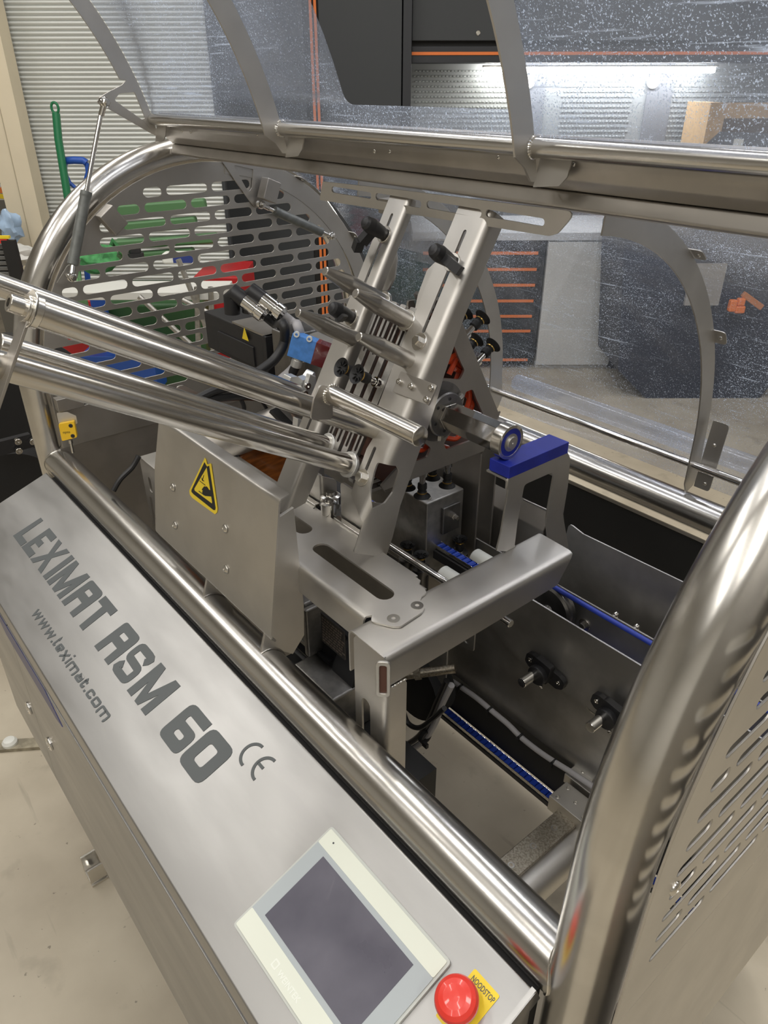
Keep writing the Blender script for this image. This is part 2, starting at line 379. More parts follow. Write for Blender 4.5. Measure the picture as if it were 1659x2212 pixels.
# ================================================================ MACHINE FRAME
TR = .0316; AY, AZ, AR = .812, -.562, .434; XL, XR = -1.635, -.168
RY, RZ = .827, -.60
fr = thing('machine_frame', 'polished stainless tube frame with two big arches joined by front and rear beams', 'machine frame', (-.9, .83, FZ))
def arch(x, name, rear):
    pts = [(x, AY - AR, FZ + .12)] + [(x, AY - AR, z) for z in (-1.3, -1.0, -.8, -.7)]
    for i in range(0, 49): a = pi - pi * i / 48; pts.append((x, AY + AR * math.cos(a), AZ + AR * math.sin(a)))
    pts += [(x, AY + AR, z) for z in ((-.7, -.8, -1.0, -1.3, FZ + .12) if rear else (-.7, -.8, -.95, -1.03))]
    mb = MB(); mb.tube(pts, TR, 40); build(name, mb, TUBE, fr, ang=50)
arch(XL, 'arch', True); arch(XR, 'arch', False)
build('side_rail', MB().tube([(XR, AY - AR, -1.0), (XR, AY + AR, -1.0)], .022, 32), TUBE, fr)
BY0, BY1, BZ = .3835, 1.266, -.735
build('front_beam', MB().tube([(XL + .012, BY0, BZ), (XR - .012, BY0, BZ)], TR, 44), TUBE, fr, ang=50)
build('rear_beam', MB().tube([(XL + .012, BY1, -.7285), (XR - .012, BY1, -.7285)], TR, 44), TUBE, fr, ang=50)
def weld(mb, c, n, rad, r=.0016, a0=0, a1=2 * pi, seg=70):
    c = Vector(c); n = Vector(n).normalized(); t = Vector((0, 0, 1)) if abs(n.z) < .9 else Vector((0, 1, 0)); p = n.cross(t).normalized(); q = n.cross(p)
    mb.tube([c + (p * math.cos(a0 + (a1 - a0) * i / seg) + q * math.sin(a0 + (a1 - a0) * i / seg)) * rad for i in range(seg + 1)], [r * (1 + .3 * math.sin(i * 2.1)) for i in range(seg + 1)], 6)
# saddle-shaped welds where the beams meet the arches
for (y, nm) in ((BY0, 'weld_seam'), (BY1, 'weld_seam')):
    for (x, sg) in ((XL, 1), (XR, -1)):
        mb = MB(); pts = []
        for i in range(61):
            a = 2 * pi * i / 60; dy = TR * math.cos(a) + (y - (AY - AR if y < 1 else AY + AR)); dz = TR * math.sin(a)
            dx = math.sqrt(max(TR * TR - min(dy * dy, TR * TR), 0)) + .001
            pts.append((x + sg * dx, y + TR * 1.01 * math.cos(a), (BZ if y < 1 else -.7285) + dz * 1.01))
        mb.tube(pts, .0013, 6); build(nm, mb, BOLT, fr, ang=60)
for (x, y) in ((XL, AY - AR), (XR, AY - AR), (XL, AY + AR)):
    mb = MB(); mb.cyl((x, y, FZ + .02), (x, y, FZ + .13), .012); mb.lathe((x, y, FZ), (x, y, FZ + .03), [(0, .045), (.012, .045), (.02, .02), (.03, .016)], 28); build('levelling_foot', mb, BOLT, fr)
# fixed apex beam
bx0, bx1 = -1.60, -.14
bent('apex_beam', [[(0, 0), (0, bx1 - bx0), (.16, bx1 - bx0), (.16, 0)]], [(.770, -.105), (.750, -.1085), (.744, -.1262), (.83, -.142), (.84, -.13)], .004, (bx0, 0, 0), Y3, Z3, X3, .003, DULL, fr, side=-1)
# slotted lip under the apex beam
def pxy(pts, y): return [((q := at(*p, y=y)).x, q.z) for p in pts]
lipy = .742
outl = rounded(pxy([(697, 392), (860, 410), (1100, 440), (1246, 457), (1203, 505), (1186, 510), (690, 432)], lipy), [0, 0, 0, .012, .012, .012, .002])
sl = []
for (a, b, w) in [((716, 409), (802, 423), .009), ((811, 424), (910, 442), .010), ((921, 441), (1040, 462), .010), ((1049, 460), (1176, 481), .009)]:
    A_, B_ = at(*a, y=lipy), at(*b, y=lipy); cx, cz = (A_.x + B_.x) / 2, (A_.z + B_.z) / 2
    sl.append(slot(cx, cz, abs(B_.x - A_.x), w, math.atan2(B_.z - A_.z, B_.x - A_.x)))
mb = MB(); mb.prism([outl] + sl, (0, lipy, 0), X3, Z3, Y3, .003); build('slotted_lip', mb, SHEET, fr, bevel=.0005, segs=1)
# ---- table bolted to the frame: upright brackets welded to the front beam
for px in (432, 562):
    c = at(px, 1290 if px == 432 else 1408, z=-.703); x = c.x
    prof = [(.378, -.7035), (.389, -.67), (.396, -.60), (.412, -.50), (.45, -.49), (.455, -.66), (.452, -.71), (.43, -.735), (.415, -.722)] + [(BY0 + TR * math.cos(a), BZ + TR * math.sin(a)) for a in (.6, .9, 1.2, 1.5)]
    mb = MB(); mb.xprism([prof], x - .0025, x + .0025); build('upright_bracket', mb, SHEET, fr, bevel=.0006, segs=1)
    mb = MB(); mb.tube([(x + .003, BY0 + (TR + .0008) * math.cos(a), BZ + (TR + .0008) * math.sin(a)) for a in [1.75 - i * .05 for i in range(32)]], .0013, 6); build('weld_seam', mb, BOLT, fr, ang=60)

# ================================================================ CONTROL CONSOLE
T20 = math.radians(20); c20, s20 = math.cos(T20), math.sin(T20)
CX0, CX1 = -1.589, -.195; CY, CZ = .347, -.740; SL = .2185
SN = Vector((0, -s20, c20)); SD = Vector((0, -c20, -s20))           # console top: normal, and down the slope
def top(x, s, h=0.0): return Vector((x, CY, CZ)) + SD * s + SN * h
con = thing('control_console', 'long sloping stainless control box with grey lettering along the front of the machine', 'control console', (-.9, .24, -1.32))
yf = CY - SL * c20; zf = CZ - SL * s20
bent('lid', [[(0, 0), (0, CX1 - CX0), (.022 + SL + .036, CX1 - CX0), (.022 + SL + .036, 0)]], [(CY, CZ - .022), (CY, CZ), (yf, zf), (yf, zf - .036)], .0035, (CX0, 0, 0), Y3, Z3, X3, .0025, PANEL, con, side=-1)
mb = MB(); 
mb.add([(CX0 + .001, CY - .003, CZ - .004), (CX0 + .001, yf + .004, zf - .004), (CX0 + .001, yf + .004, -1.32), (CX0 + .001, CY - .003, -1.32),
        (CX1 - .001, CY - .003, CZ - .004), (CX1 - .001, yf + .004, zf - .004), (CX1 - .001, yf + .004, -1.32), (CX1 - .001, CY - .003, -1.32)],
       [(0, 1, 2, 3), (7, 6, 5, 4), (0, 4, 5, 1), (1, 5, 6, 2), (2, 6, 7, 3), (3, 7, 4, 0)])
build('body', mb, PANEL, con, bevel=.002)
mb = MB(); mb.bb(CX0 + .01, CX1 - .004, CY - .001, CY + .012, -.86, CZ - .012); build('dark_gap_filler', mb, RUBBER, con)  # added black strip stands for the shade in the gap behind the lid
# turned end flange on the lid (bright rolled edge at the right end)
bent('end_flange', [[(0, 0), (0, SL), (.03, SL), (.03, 0)]], [(CX1 - .006, .0003), (CX1, 0.0003), (CX1, -.024)], .0025, top(0, 0), X3, SN, SD, .0025, PANEL, con, side=1)
xs = at(74.6, 1535.6, y=yf).x
mb = MB(); mb.bb(CX0 + .03, xs - .0015, yf - .0005, yf + .006, -1.29, zf - .05); build('door', mb, PANEL, con, bevel=.001)
mb = MB(); mb.bb(xs + .0015, CX1 - .02, yf - .0005, yf + .006, -1.29, zf - .05); build('door', mb, PANEL, con, bevel=.001)
for p in ((64, 1529), (109, 1606)):
    c = at(*p, y=yf - .001); mb = MB(); mb.lathe(c, c - Y3 * .008, [(0, .014), (.003, .014), (.005, .011), (.0052, .008), (.003, .0075)], 28); mb.box(c - Y3 * .004, (.012, .004, .003)); build('latch', mb, CHROME, con)
# dark blue window strip on the front
pp = [at(*p, y=yf - .0012) for p in ((62, 1432), (80, 1475), (140, 1560), (158, 1612), (150, 1592), (78, 1480))]
mb = MB(); mb.prism([[(-1.335, -.885), (-1.335, -.862), (-1.05, -.862), (-.985, -.895), (-1.02, -.905), (-1.30, -.905)]], (0, yf - .0005, 0), X3, Z3, -Y3, .0012)
build('warning_strip', mb, mat('dark_blue_label', (.025, .03, .13), .35), con)['label'] = 'dark blue label on the front of the console'
# ---- flat lettering
def flatpoly(mb, loops, h=.0004):
    P = [[(p[0], p[1]) for p in l] for l in loops]; mb.prism(P, top(0, 0, .0002), X3, SD, SN, h)
def G(name, *loops):
    mb = MB()
    for l in loops: flatpoly(mb, l)
    build(name, mb, TEXTM, con, normals=True)
B0, T0 = .1325, .070
G('letter', [[(-1.4402, T0), (-1.4255, T0), (-1.4245, .1185), (-1.3925, .1185), (-1.3925, B0), (-1.4425, B0)]])
G('letter', [[(-1.3878, T0), (-1.3440, T0), (-1.3414, .0845), (-1.3725, .0845), (-1.3725, .0952), (-1.3540, .0952), (-1.3505, .1082), (-1.3722, .1082), (-1.3722, .1186), (-1.3405, .1186), (-1.3395, B0), (-1.3880, B0)]])
G('letter', [[(-1.3335, T0), (-1.3160, T0), (-1.3025, .093), (-1.2895, T0), (-1.2722, T0), (-1.2935, .1015), (-1.2706, B0), (-1.2880, B0), (-1.3025, .1105), (-1.3165, B0), (-1.3345, B0), (-1.3118, .1015)]])
G('letter', [[(-1.2625, T0), (-1.2470, T0), (-1.2445, B0), (-1.2602, B0)]])
G('letter', [[(-1.2389, T0), (-1.2243, T0), (-1.2030, .1125), (-1.1843, T0), (-1.1694, T0), (-1.1689, B0), (-1.1846, B0), (-1.1838, .1010), (-1.1960, B0), (-1.2095, B0), (-1.2235, .1010), (-1.2224, B0), (-1.2386, B0)]])
def A_letter(x0, x1):
    w = x1 - x0; ol = rounded([(x0, B0), (x0 + .001, T0), (x1, T0), (x1, B0), (x1 - .0165, B0), (x1 - .018, .1075), (x0 + .0175, .1075), (x0 + .0165, B0)], [0, .008, .012, 0, 0, 0, 0, 0])
    G('letter', [ol, rounded([(x0 + .0175, .0845), (x1 - .019, .0845), (x1 - .019, .0930), (x0 + .0175, .0930)], .002)])
A_letter(-1.1605, -1.1026)
G('letter', [[(-1.0968, T0), (-1.0440, T0), (-1.0436, .0848), (-1.0596, .0848), (-1.0575, B0), (-1.0735, B0), (-1.0775, .0852), (-1.0965, .0852)]])
A_letter(-1.0065, -.9485)
def strk(name, pts, w=.0155, **k):
    """one bold stroke along pts in (x, s)"""
    pts = [Vector(p) for p in pts]; n = len(pts); Lf = []; Rt = []
    for i in range(n):
        if i == 0: d = (pts[1] - pts[0]).normalized(); nn = Vector((-d.y, d.x)); mlen = w / 2
        elif i == n - 1: d = (pts[-1] - pts[-2]).normalized(); nn = Vector((-d.y, d.x)); mlen = w / 2
        else:
            d0 = (pts[i] - pts[i - 1]).normalized(); d1 = (pts[i + 1] - pts[i]).normalized(); nn = (Vector((-d0.y, d0.x)) + Vector((-d1.y, d1.x))).normalized()
            mlen = w / 2 / max(.5, nn.dot(Vector((-d0.y, d0.x))))
        Lf.append(pts[i] + nn * mlen); Rt.append(pts[i] - nn * mlen)
    return [tuple(p) for p in Lf + Rt[::-1]]
hw = .0078
def S_letter(x0, x1):
    a, b, c = T0 + .0064, .1012, B0 - .0064
    G('letter', [strk('', rounded([(x1, a), (x0 + hw, a), (x0 + hw, b - .001), (x1 - hw, b + .001), (x1 - hw, c), (x0, c)], .0075, 4), .0128)])
S_letter(-.9425, -.8865)
G('letter', [[(-.8765, T0), (-.8600, T0), (-.8425, .1125), (-.8265, T0), (-.8105, T0), (-.8100, B0), (-.8262, B0), (-.8255, .1010), (-.8370, B0), (-.8480, B0), (-.8605, .1010), (-.8600, B0), (-.8760, B0)]])
G('digit', [rounded([(-.7143, T0), (-.7143, .0850), (-.7530, .0850), (-.7530, .0947), (-.7143, .0947), (-.7143, B0), (-.7690, B0), (-.7690, T0)], [0, 0, .003, .003, .012, .012, .012, .014]), rounded([(-.7500, .1080), (-.7295, .1080), (-.7295, .1165), (-.7500, .1165)], .004)])
G('digit', [rounded([(-.7085, T0), (-.6500, T0), (-.6500, B0), (-.7085, B0)], .014), rounded([(-.6900, .0865), (-.6690, .0865), (-.6690, .1165), (-.6900, .1165)], .005)])
# CE mark
def arcs(cx, cs, r, a0, a1, w, n=18): return strk('', [(cx + r * math.cos(a0 + (a1 - a0) * i / n), cs + r * math.sin(a0 + (a1 - a0) * i / n)) for i in range(n + 1)], w)
G('ce_mark', [arcs(-.627, .057, .0165, -pi / 2 + .05, -3 * pi / 2 - .05, .0042)], [arcs(-.597, .057, .0165, -pi / 2 + .05, -3 * pi / 2 - .05, .0042)], [strk('', [(-.6125, .057), (-.600, .057)], .0042)])
# web address in a rounded technical face, drawn stroke by stroke
sb, stp, sas = .1828, .1695, .1628; wv = .0040; hx_ = wv / 2
def web(ch, x, w):
    a, b = x + hx_, x + w - hx_; t, bt = stp + hx_, sb - hx_; mid = (t + bt) / 2; L = []
    if ch == 'w': L = [[(a, stp), (a + (b - a) * .22, bt), ((a + b) / 2, stp + .002), (a + (b - a) * .78, bt), (b, stp)]]
    if ch == '.': L = [[(a, sb - .0036), (a, sb)]]
    if ch == 'l': L = [rounded([(a, sas), (a, bt), (b, bt)], .003)]
    if ch == 'e': L = [rounded([(b, bt), (a, bt), (a, t), (b, t), (b, mid), (a + .001, mid)], .0025, 3)]
    if ch == 'x': L = [[(a, stp), (b, sb)], [(b, stp), (a, sb)]]
    if ch == 'i': L = [[(a, stp), (a, sb)], [(a, sas), (a, sas + .0034)]]
    if ch == 'm': L = [rounded([(a, sb), (a, t), (b, t), (b, sb)], .0025, 3), [((a + b) / 2, t), ((a + b) / 2, sb)]]
    if ch == 'a': L = [rounded([(a, t), (b, t), (b, bt), (a, bt), (a, mid), (b, mid)], .0025, 3)]
    if ch == 't': L = [rounded([(a, sas + .002), (a, bt), (b, bt)], .003), [(a - .0015, t), (b, t)]]
    if ch == 'c': L = [rounded([(b, t), (a, t), (a, bt), (b, bt)], .003, 3)]
    if ch == 'o': L = [rounded([(a, mid), (a, t), (b, t), (b, bt), (a, bt), (a, mid)], [0, .003, .003, .003, .003, 0], 3)]
    mb = MB()
    for l in L: flatpoly(mb, [strk('', l, wv)])
    build('letter', mb, TEXTM, con)
x = -1.1845; wid = dict(w=.0285, l=.0085, e=.018, x=.0205, i=.0042, m=.030, a=.0185, t=.0125, c=.017, o=.0195); wid['.'] = .0042
tot = sum(wid[c] for c in 'www.leximat.com'); gap = (.330 - tot) / 14
for ch in 'www.leximat.com': web(ch, x, wid[ch]); x += wid[ch] + gap
# feet of the console
for (x, y) in ((-1.40, .255), (-.45, .255), (-1.40, .31), (-.45, .31)):
    mb = MB(); mb.cyl((x, y, FZ + .02), (x, y, -1.318), .009, 16); mb.lathe((x, y, FZ), (x, y, FZ + .03), [(0, .034), (.01, .034), (.018, .015), (.03, .013)], 24); mb.lathe((x, y, FZ + .05), (x, y, FZ + .065), [(0, .016), (.014, .016)], 6); build('levelling_foot', mb, BOLT, con)

fa = thing('floor_anchor', 'small galvanised anchor bracket on the floor below the console front', 'bracket', at(208, 1890, z=FZ))
q = at(208, 1890, z=FZ); mb = MB(); mb.bb(q.x - .03, q.x + .03, q.y - .02, q.y + .02, FZ, FZ + .008); mb2 = mb; build('base', mb, BOLT, fa, bevel=.001)
mb = MB(); mb.bb(q.x - .028, q.x - .022, q.y - .02, q.y + .02, FZ + .008, FZ + .06); build('cheek', mb, BOLT, fa, bevel=.001)
mb = MB(); mb.bb(q.x + .020, q.x + .026, q.y - .02, q.y + .02, FZ + .008, FZ + .06); build('cheek', mb, BOLT, fa, bevel=.001)
mb = MB(); hexbolt(mb, (q.x, q.y, FZ + .008), Z3, .014, .012, .014); build('hex_bolt', mb, CHROME, fa)
# ================================================================ TOUCH SCREEN
hm = thing('touch_screen', 'pale grey framed touch screen, switched off, set into the console top', 'touch screen', top(-.369, .112))
def slab(mb, x0, x1, s0, s1, h0, h1, r=.004): mb.prism([rounded([(x0, s0), (x1, s0), (x1, s1), (x0, s1)], r)], top(0, 0, h0), X3, SD, SN, h1 - h0)
hx0, hx1, hs0, hs1 = -.4700, -.2690, .0400, .1860
mb = MB(); slab(mb, hx0, hx1, hs0, hs1, .0003, .0045, .005); build('rim', mb, HMIR, hm, bevel=.0012)
mb = MB(); slab(mb, hx0 + .003, hx1 - .003, hs0 + .003, .0632, .0040, .0058, .002); slab(mb, hx0 + .003, hx1 - .003, .1598, hs1 - .003, .0040, .0058, .002); build('bezel', mb, HMIF, hm, bevel=.0004)
mb = MB(); slab(mb, hx0 + .003, hx1 - .003, .0632, .1598, .0040, .0057, .0005); build('inner_bezel', mb, HMIG, hm)
SCR = mat('dark_screen', (.075, .072, .10), .32, 0, col2=(.125, .12, .155), ramp=(.35, .75), scale=14, rvar=.08, coat=.3)
mb = MB(); slab(mb, -.4490, -.2945, .0690, .1540, .0050, .0059, .0005); build('display', mb, SCR, hm)
mb = MB(); mb.lathe(top(-.4515, .0515, .0050), top(-.4515, .0515, .0062), [(0, .0011), (.0012, .0011)], 12); build('status_light', mb, DKGREY, hm)
def textobj(body, name, parent, origin, xd, yd, size, material, bold=0.0, extr=.0001, sx=1.0):
    cu = bpy.data.curves.new(name, 'FONT'); cu.body = body; cu.size = size; cu.extrude = extr; cu.offset = bold; cu.resolution_u = 2
    to = bpy.data.objects.new(name, cu); C.objects.link(to); dg = bpy.context.evaluated_depsgraph_get(); me = bpy.data.meshes.new_from_object(to.evaluated_get(dg))
    bpy.data.objects.remove(to); xd = Vector(xd).normalized(); yd = Vector(yd).normalized(); nd = xd.cross(yd); L = Vector(parent['_L'])
    for v in me.vertices: v.co = Vector(origin) + xd * v.co.x * sx + yd * v.co.y + nd * v.co.z - L
    me.materials.clear(); me.materials.append(material); o = bpy.data.objects.new(name, me); C.objects.link(o); o.parent = parent; o['_L'] = list(L); return o
q = top(-.392, .177, .0059); textobj('WEINTEK', 'lettering', hm, q, X3, -SD, .0085, mat('white_print', (.80, .83, .76), .4), .0002)
mb = MB(); mb.prism([rounded([(-.4045, .1685), (-.3965, .1685), (-.3965, .1770), (-.4045, .1770)], .001), rounded([(-.4030, .1700), (-.3980, .1700), (-.3980, .1755), (-.4030, .1755)], .001)], top(0, 0, .0058), X3, SD, SN, .0002); build('emblem', mb, bpy.data.materials['white_print'], hm)

# ================================================================ EMERGENCY STOP
es = thing('emergency_stop', 'red mushroom emergency stop button on a yellow label at the console corner', 'button', top(-.246, .065))
mb = MB(); mb.prism([rounded([(-.2500, .0275), (-.2168, .0275), (-.2168, .0800), (-.2700, .0800), (-.2700, .055)], .002)], top(0, 0, .0003), X3, SD, SN, .0006)
mb = MB(); mb.prism([rounded([(-.2500, .0275), (-.2170, .0275), (-.2170, .0830), (-.2500, .0830)], .002)], top(0, 0, .0003), X3, SD, SN, .0006); build('label_plate', mb, YEL, es)
textobj('NOODSTOP', 'lettering', es, top(-.2468, .0375, .0010), X3, -SD, .0078, TEXTM, .0001, sx=.66)
c = top(-.2385, .0595, .001)
mb = MB(); mb.lathe(c, c + SN, [(0, .0155), (.006, .0155), (.008, .013)], 40); build('collar', mb, BLACKP, es)
mb = MB(); mb.lathe(c, c + SN, [(.006, .014), (.012, .015), (.0135, .0198), (.018, .0212), (.022, .0211), (.026, .0195), (.029, .0158), (.0306, .0108), (.0314, .0052), (.0316, .0005)], 48); build('mushroom_head', mb, RED, es, ang=60)
# ================================================================ PERFORATED SIDE GUARDS
def guard(name, label, x, cy, cz, R, Rc, y0s, pitch, sl_len, zrow0, rowp, nrow, sh, zbot, ylo=None, th=.002, yhi=None):
    out = [(cy - R if ylo is None else ylo, zbot)] + [(cy + R * math.cos(a), cz + R * math.sin(a)) for a in [pi - pi * i / 40 for i in range(41)]] + [(cy + R if yhi is None else yhi, zbot)]
    holes = []
    for j in range(nrow):
        z = zrow0 - rowp * j; dz = max(abs(z + sh / 2 - cz), abs(z - sh / 2 - cz)) if z > cz else 0
        if dz >= Rc: continue
        hw_ = math.sqrt(Rc * Rc - dz * dz); lo, hi = cy - hw_, cy + hw_; y = y0s[j % len(y0s)]
        while y > lo: y -= pitch
        while y < hi:
            a, b = max(y, lo), min(y + sl_len, hi)
            if b - a > sh * 1.25: holes.append(slot((a + b) / 2, z, b - a, sh))
            y += pitch
    mb = MB(); mb.xprism([out] + holes, x, x + th)
    o = build(name, mb, SHEET, None, bevel=.0006, segs=1); return o
g1 = thing('side_guard', 'perforated steel sheet with rows of long slots closing the far left arch', 'guard', (-1.592, AY, FZ + .2))
zb = at(167, 941, x=-1.592).z - .012
o = guard('slotted_sheet', '', -1.602, AY, AZ, .417, .401, [.722, .668], .1070, .0960, -.1965, .0292, 15, .0188, zb - .012); o.parent = g1; o.location = Vector(o.location) - g1.location
mb = MB(); mb.bb(-1.606, -1.6035, AY - .43, AY + .43, -1.60, zb - .013); build('lower_sheet', mb, DULL, g1)  # lengthened downward to keep light off the floor under the machine
for (p, q, ang) in (((226, 455), (262, 500), 0), ((560, 400), (600, 430), 1)):
    a = at(*p, x=-1.57); b = at(*q, x=-1.57); c = (a + b) / 2
    d = Vector((0, c.y - AY, c.z - AZ)).normalized(); e = X3.cross(d); R = Matrix((X3, d, e)).transposed()
    mb = MB(); mb.box(c + d * .004, (.030, .046, .036), R); mb2 = mb; build('mounting_tab', mb, DULL, g1, bevel=.002)
a = at(118, 862, x=-1.575); mb = MB(); mb.bb(-1.588, -1.565, a.y, a.y + .055, a.z - .028, a.z); build('mounting_tab', mb, DULL, g1, bevel=.001)

gx = -.118
g2 = thing('side_guard', 'steel end sheet with fanned slots right of the big near arch', 'guard', (gx, .8, FZ + .2))
o = guard('slotted_sheet', '', gx, .79, -.50, .457, .424, [.364, .412], .0925, .0835, -.325, .0272, 11, .0115, -.66, th=.002); o.parent = g2; o.location = Vector(o.location) - g2.location
mb = MB(); mb.bb(gx, gx + .002, .333, 1.247, -1.05, -.6602); build('lower_sheet', mb, SHEET, g2)
c = at(1457, 1918, x=gx + .002); mb = MB(); dome(mb, c, X3, .0065, .003); build('rivet', mb, BOLT, g2)

# ================================================================ FRONT HOOD (raised)
hood = thing('front_hood', 'raised front guard with curved steel ribs, round rail and scratched clear sheets', 'guard hood', (-.9, .77, -.07))
HC, HR = (.114, -.222), .62
RIBX = (-1.6, -1.12, -.60)
def hp(a, r=HR): return (HC[0] + r * math.cos(a), HC[1] + r * math.sin(a))
a0 = math.radians(11.5)
def ribpoly(top_=math.radians(74), first=False):
    outr = [hp(a0 + (top_ - a0) * i / 30, .621) for i in range(31)]; inn = [hp(top_ - (top_ - a0 - .06) * i / 28, .588) for i in range(29)]
    if first:
        inn = [hp(top_ - (top_ - .40) * i / 24, .590) for i in range(25)]
        br = [tuple(at(*p, x=-1.6).yz) for p in ((272, 174), (262, 184), (238, 196), (224, 204), (214, 211), (213, 221), (221, 230), (232, 234), (338, 295))]
        return outr[::1] + inn + br
    return outr + inn + [(.700, -.082), (.712, -.097), (.735, -.099)]
for k, x in enumerate(RIBX):
    loops = [ribpoly(first=(k == 0))]
    if k == 0: loops.append(rounded([tuple(at(*p, x=-1.6).yz) for p in ((246, 216), (258, 202), (290, 199), (313, 255), (306, 258))], .004))
    if k: # three bounding ribs share a straight foot
        pass
    mb = MB(); mb.xprism(loops, x - .0015, x + .0015); build('rib', mb, SHEET, hood, bevel=.0005, segs=1)
    fy = .722 if k == 0 else .727
    mb = MB(); mb.prism([rounded([(0, 0), (.036, .004), (.044, .014), (.044, .040), (0, .040)], [0, .004, .004, 0, 0])], (x + .001, fy - .010, -.103), X3, Vector((0, .25, .97)), Vector((0, .97, -.25)), .002); build('rib_foot', mb, SHEET, hood, bevel=.0004, segs=1)
    if k != 0:
        mb = MB(); weld(mb, (x + .0022, .713, -.0618), X3, .0113, .0016); build('weld_seam', mb, BOLT, hood)
# round rail, broken by the ribs
xs_ = [-1.597, -1.1225, -1.1175, -.6025, -.5975, -.06]
for i in range(0, 6, 2):
    mb = MB(); mb.ccyl((xs_[i], .713, -.0618), (xs_[i + 1], .713, -.0618), .0107, .001, 32); build('rail', mb, TUBE, hood, ang=50)
# folded hinge strip under the rail
bent('hinge_strip', [[(0, 0), (0, 1.53), (.10, 1.53), (.10, 0)]], [(.728, -.050), (.733, -.080), (.737, -.0945), (.749, -.1065), (.80, -.116)], .006, (-1.60, 0, 0), Y3, Z3, X3, .002, DULL, hood, bevel=0, side=-1)
# hemline gap between hinge strip and beam, small rivets along the strip
for p in ((367, 275), (393, 283), (412, 285), (556, 291), (809, 327), (842, 328), (1077, 340), (1239, 355)):
    c = at(*p, y=.733); mb = MB(); dome(mb, c + Y3 * .0005, Vector((0, -.95, .2)), .0028, .002, 12); build('rivet', mb, BOLT, hood)
# clear sheets: a curved skin with a big rounded opening between the 2nd and 3rd rib
def skin(name, loops, f, cuts, th, material, parent):
    bm = bmesh.new(); flat = [p for l in loops for p in l]; vs = [bm.verts.new((p[0], p[1], 0)) for p in flat]
    for tr in tessellate_polygon([[Vector((p[0], p[1], 0)) for p in l] for l in loops]):
        try: bm.faces.new([vs[i] for i in tr])
        except ValueError: pass
    for s in cuts: bmesh.ops.bisect_plane(bm, geom=bm.verts[:] + bm.edges[:] + bm.faces[:], plane_co=(s, 0, 0), plane_no=(1, 0, 0), dist=1e-6)
    L = Vector(parent['_L'])
    for v in bm.verts: v.co = Vector(f(v.co.x, v.co.y)) - L
    bmesh.ops.recalc_face_normals(bm, faces=bm.faces); me = bpy.data.meshes.new(name); bm.to_mesh(me); bm.free()
    for p in me.polygons: p.use_smooth = True
    me.materials.append(material); o = bpy.data.objects.new(name, me); C.objects.link(o); o.parent = parent; o['_L'] = list(L)
    sd = o.modifiers.new('thickness', 'SOLIDIFY'); sd.thickness = th; sd.offset = 0; return o
def hf(s, x): a = a0 + s / HR; return (x, HC[0] + (HR + .004) * math.cos(a), HC[1] + (HR + .004) * math.sin(a))
cuts = [HR * math.radians(3) * i for i in range(1, 22)]
smax = HR * math.radians(62)
# lower edge of the opening and its sides, taken on the curved skin
def on_hood(px, py):
    r = RT @ Vector(((px - W / 2) / F, (py - HH / 2) / F, 1.0)); R_ = HR + .004
    a = r.y ** 2 + r.z ** 2; b = -2 * (HC[0] * r.y + HC[1] * r.z); c = HC[0] ** 2 + HC[1] ** 2 - R_ ** 2
    t = (-b + math.sqrt(b * b - 4 * a * c)) / (2 * a); P = r * t; return ((math.atan2(P.z - HC[1], P.y - HC[0]) - a0) * HR, P.x)
o1 = on_hood(745, 226); o2 = on_hood(1122, 238); o3 = on_hood(640, 5); o4 = on_hood(1080, 5)
xl = o1[1]; xr = o2[1]; s_b = (o1[0] + o2[0]) / 2
hole = rounded([(s_b, xl), (s_b, xr), (smax - .06, xr), (smax - .06, xl)], .02, 6)
skin('clear_sheet', [[(.028, -1.598), (.028, -.07), (smax, -.07), (smax, -1.598)], hole], hf, cuts, .003, POLYF, hood)
# top rail of the hood, out of frame
# ================================================================ REAR HOOD (closed)
rh = thing('rear_hood', 'closed rear guard of curved steel ribs and scratched clear sheet above the rear beam', 'guard hood', (-.9, 1.2, -.6))
def rrib(x, nm='rib'):
    aa = [math.radians(84 - 84 * i / 26) for i in range(27)]
    outr = [(RY + .470 * math.cos(a) - .008, RZ + .470 * math.sin(a)) for a in aa]; inn = [(RY + .430 * math.cos(a) - .008, RZ + .430 * math.sin(a)) for a in aa[::-1]]
    poly = outr + [(1.297, -.66), (1.285, -.685), (1.262, -.695), (1.250, -.672)] + inn
    mb = MB(); mb.xprism([poly], x - .0015, x + .0015); return build(nm, mb, SHEET, rh, bevel=.0005, segs=1)
for x in RIBX: rrib(x)
# gas-spring gusset on the first rib
gp = [tuple(at(*p, x=-1.598).yz) for p in ((478, 348), (590, 362), (580, 372), (577, 400), (572, 428), (562, 447), (551, 449), (541, 438), (510, 395))]
gh = rounded([tuple(at(*p, x=-1.598).yz) for p in ((503, 356), (546, 366), (543, 405), (538, 413), (530, 405))], .003)
mb = MB(); mb.xprism([gp, gh], -1.5985, -1.5955); build('gusset', mb, SHEET, rh, bevel=.0005, segs=1)
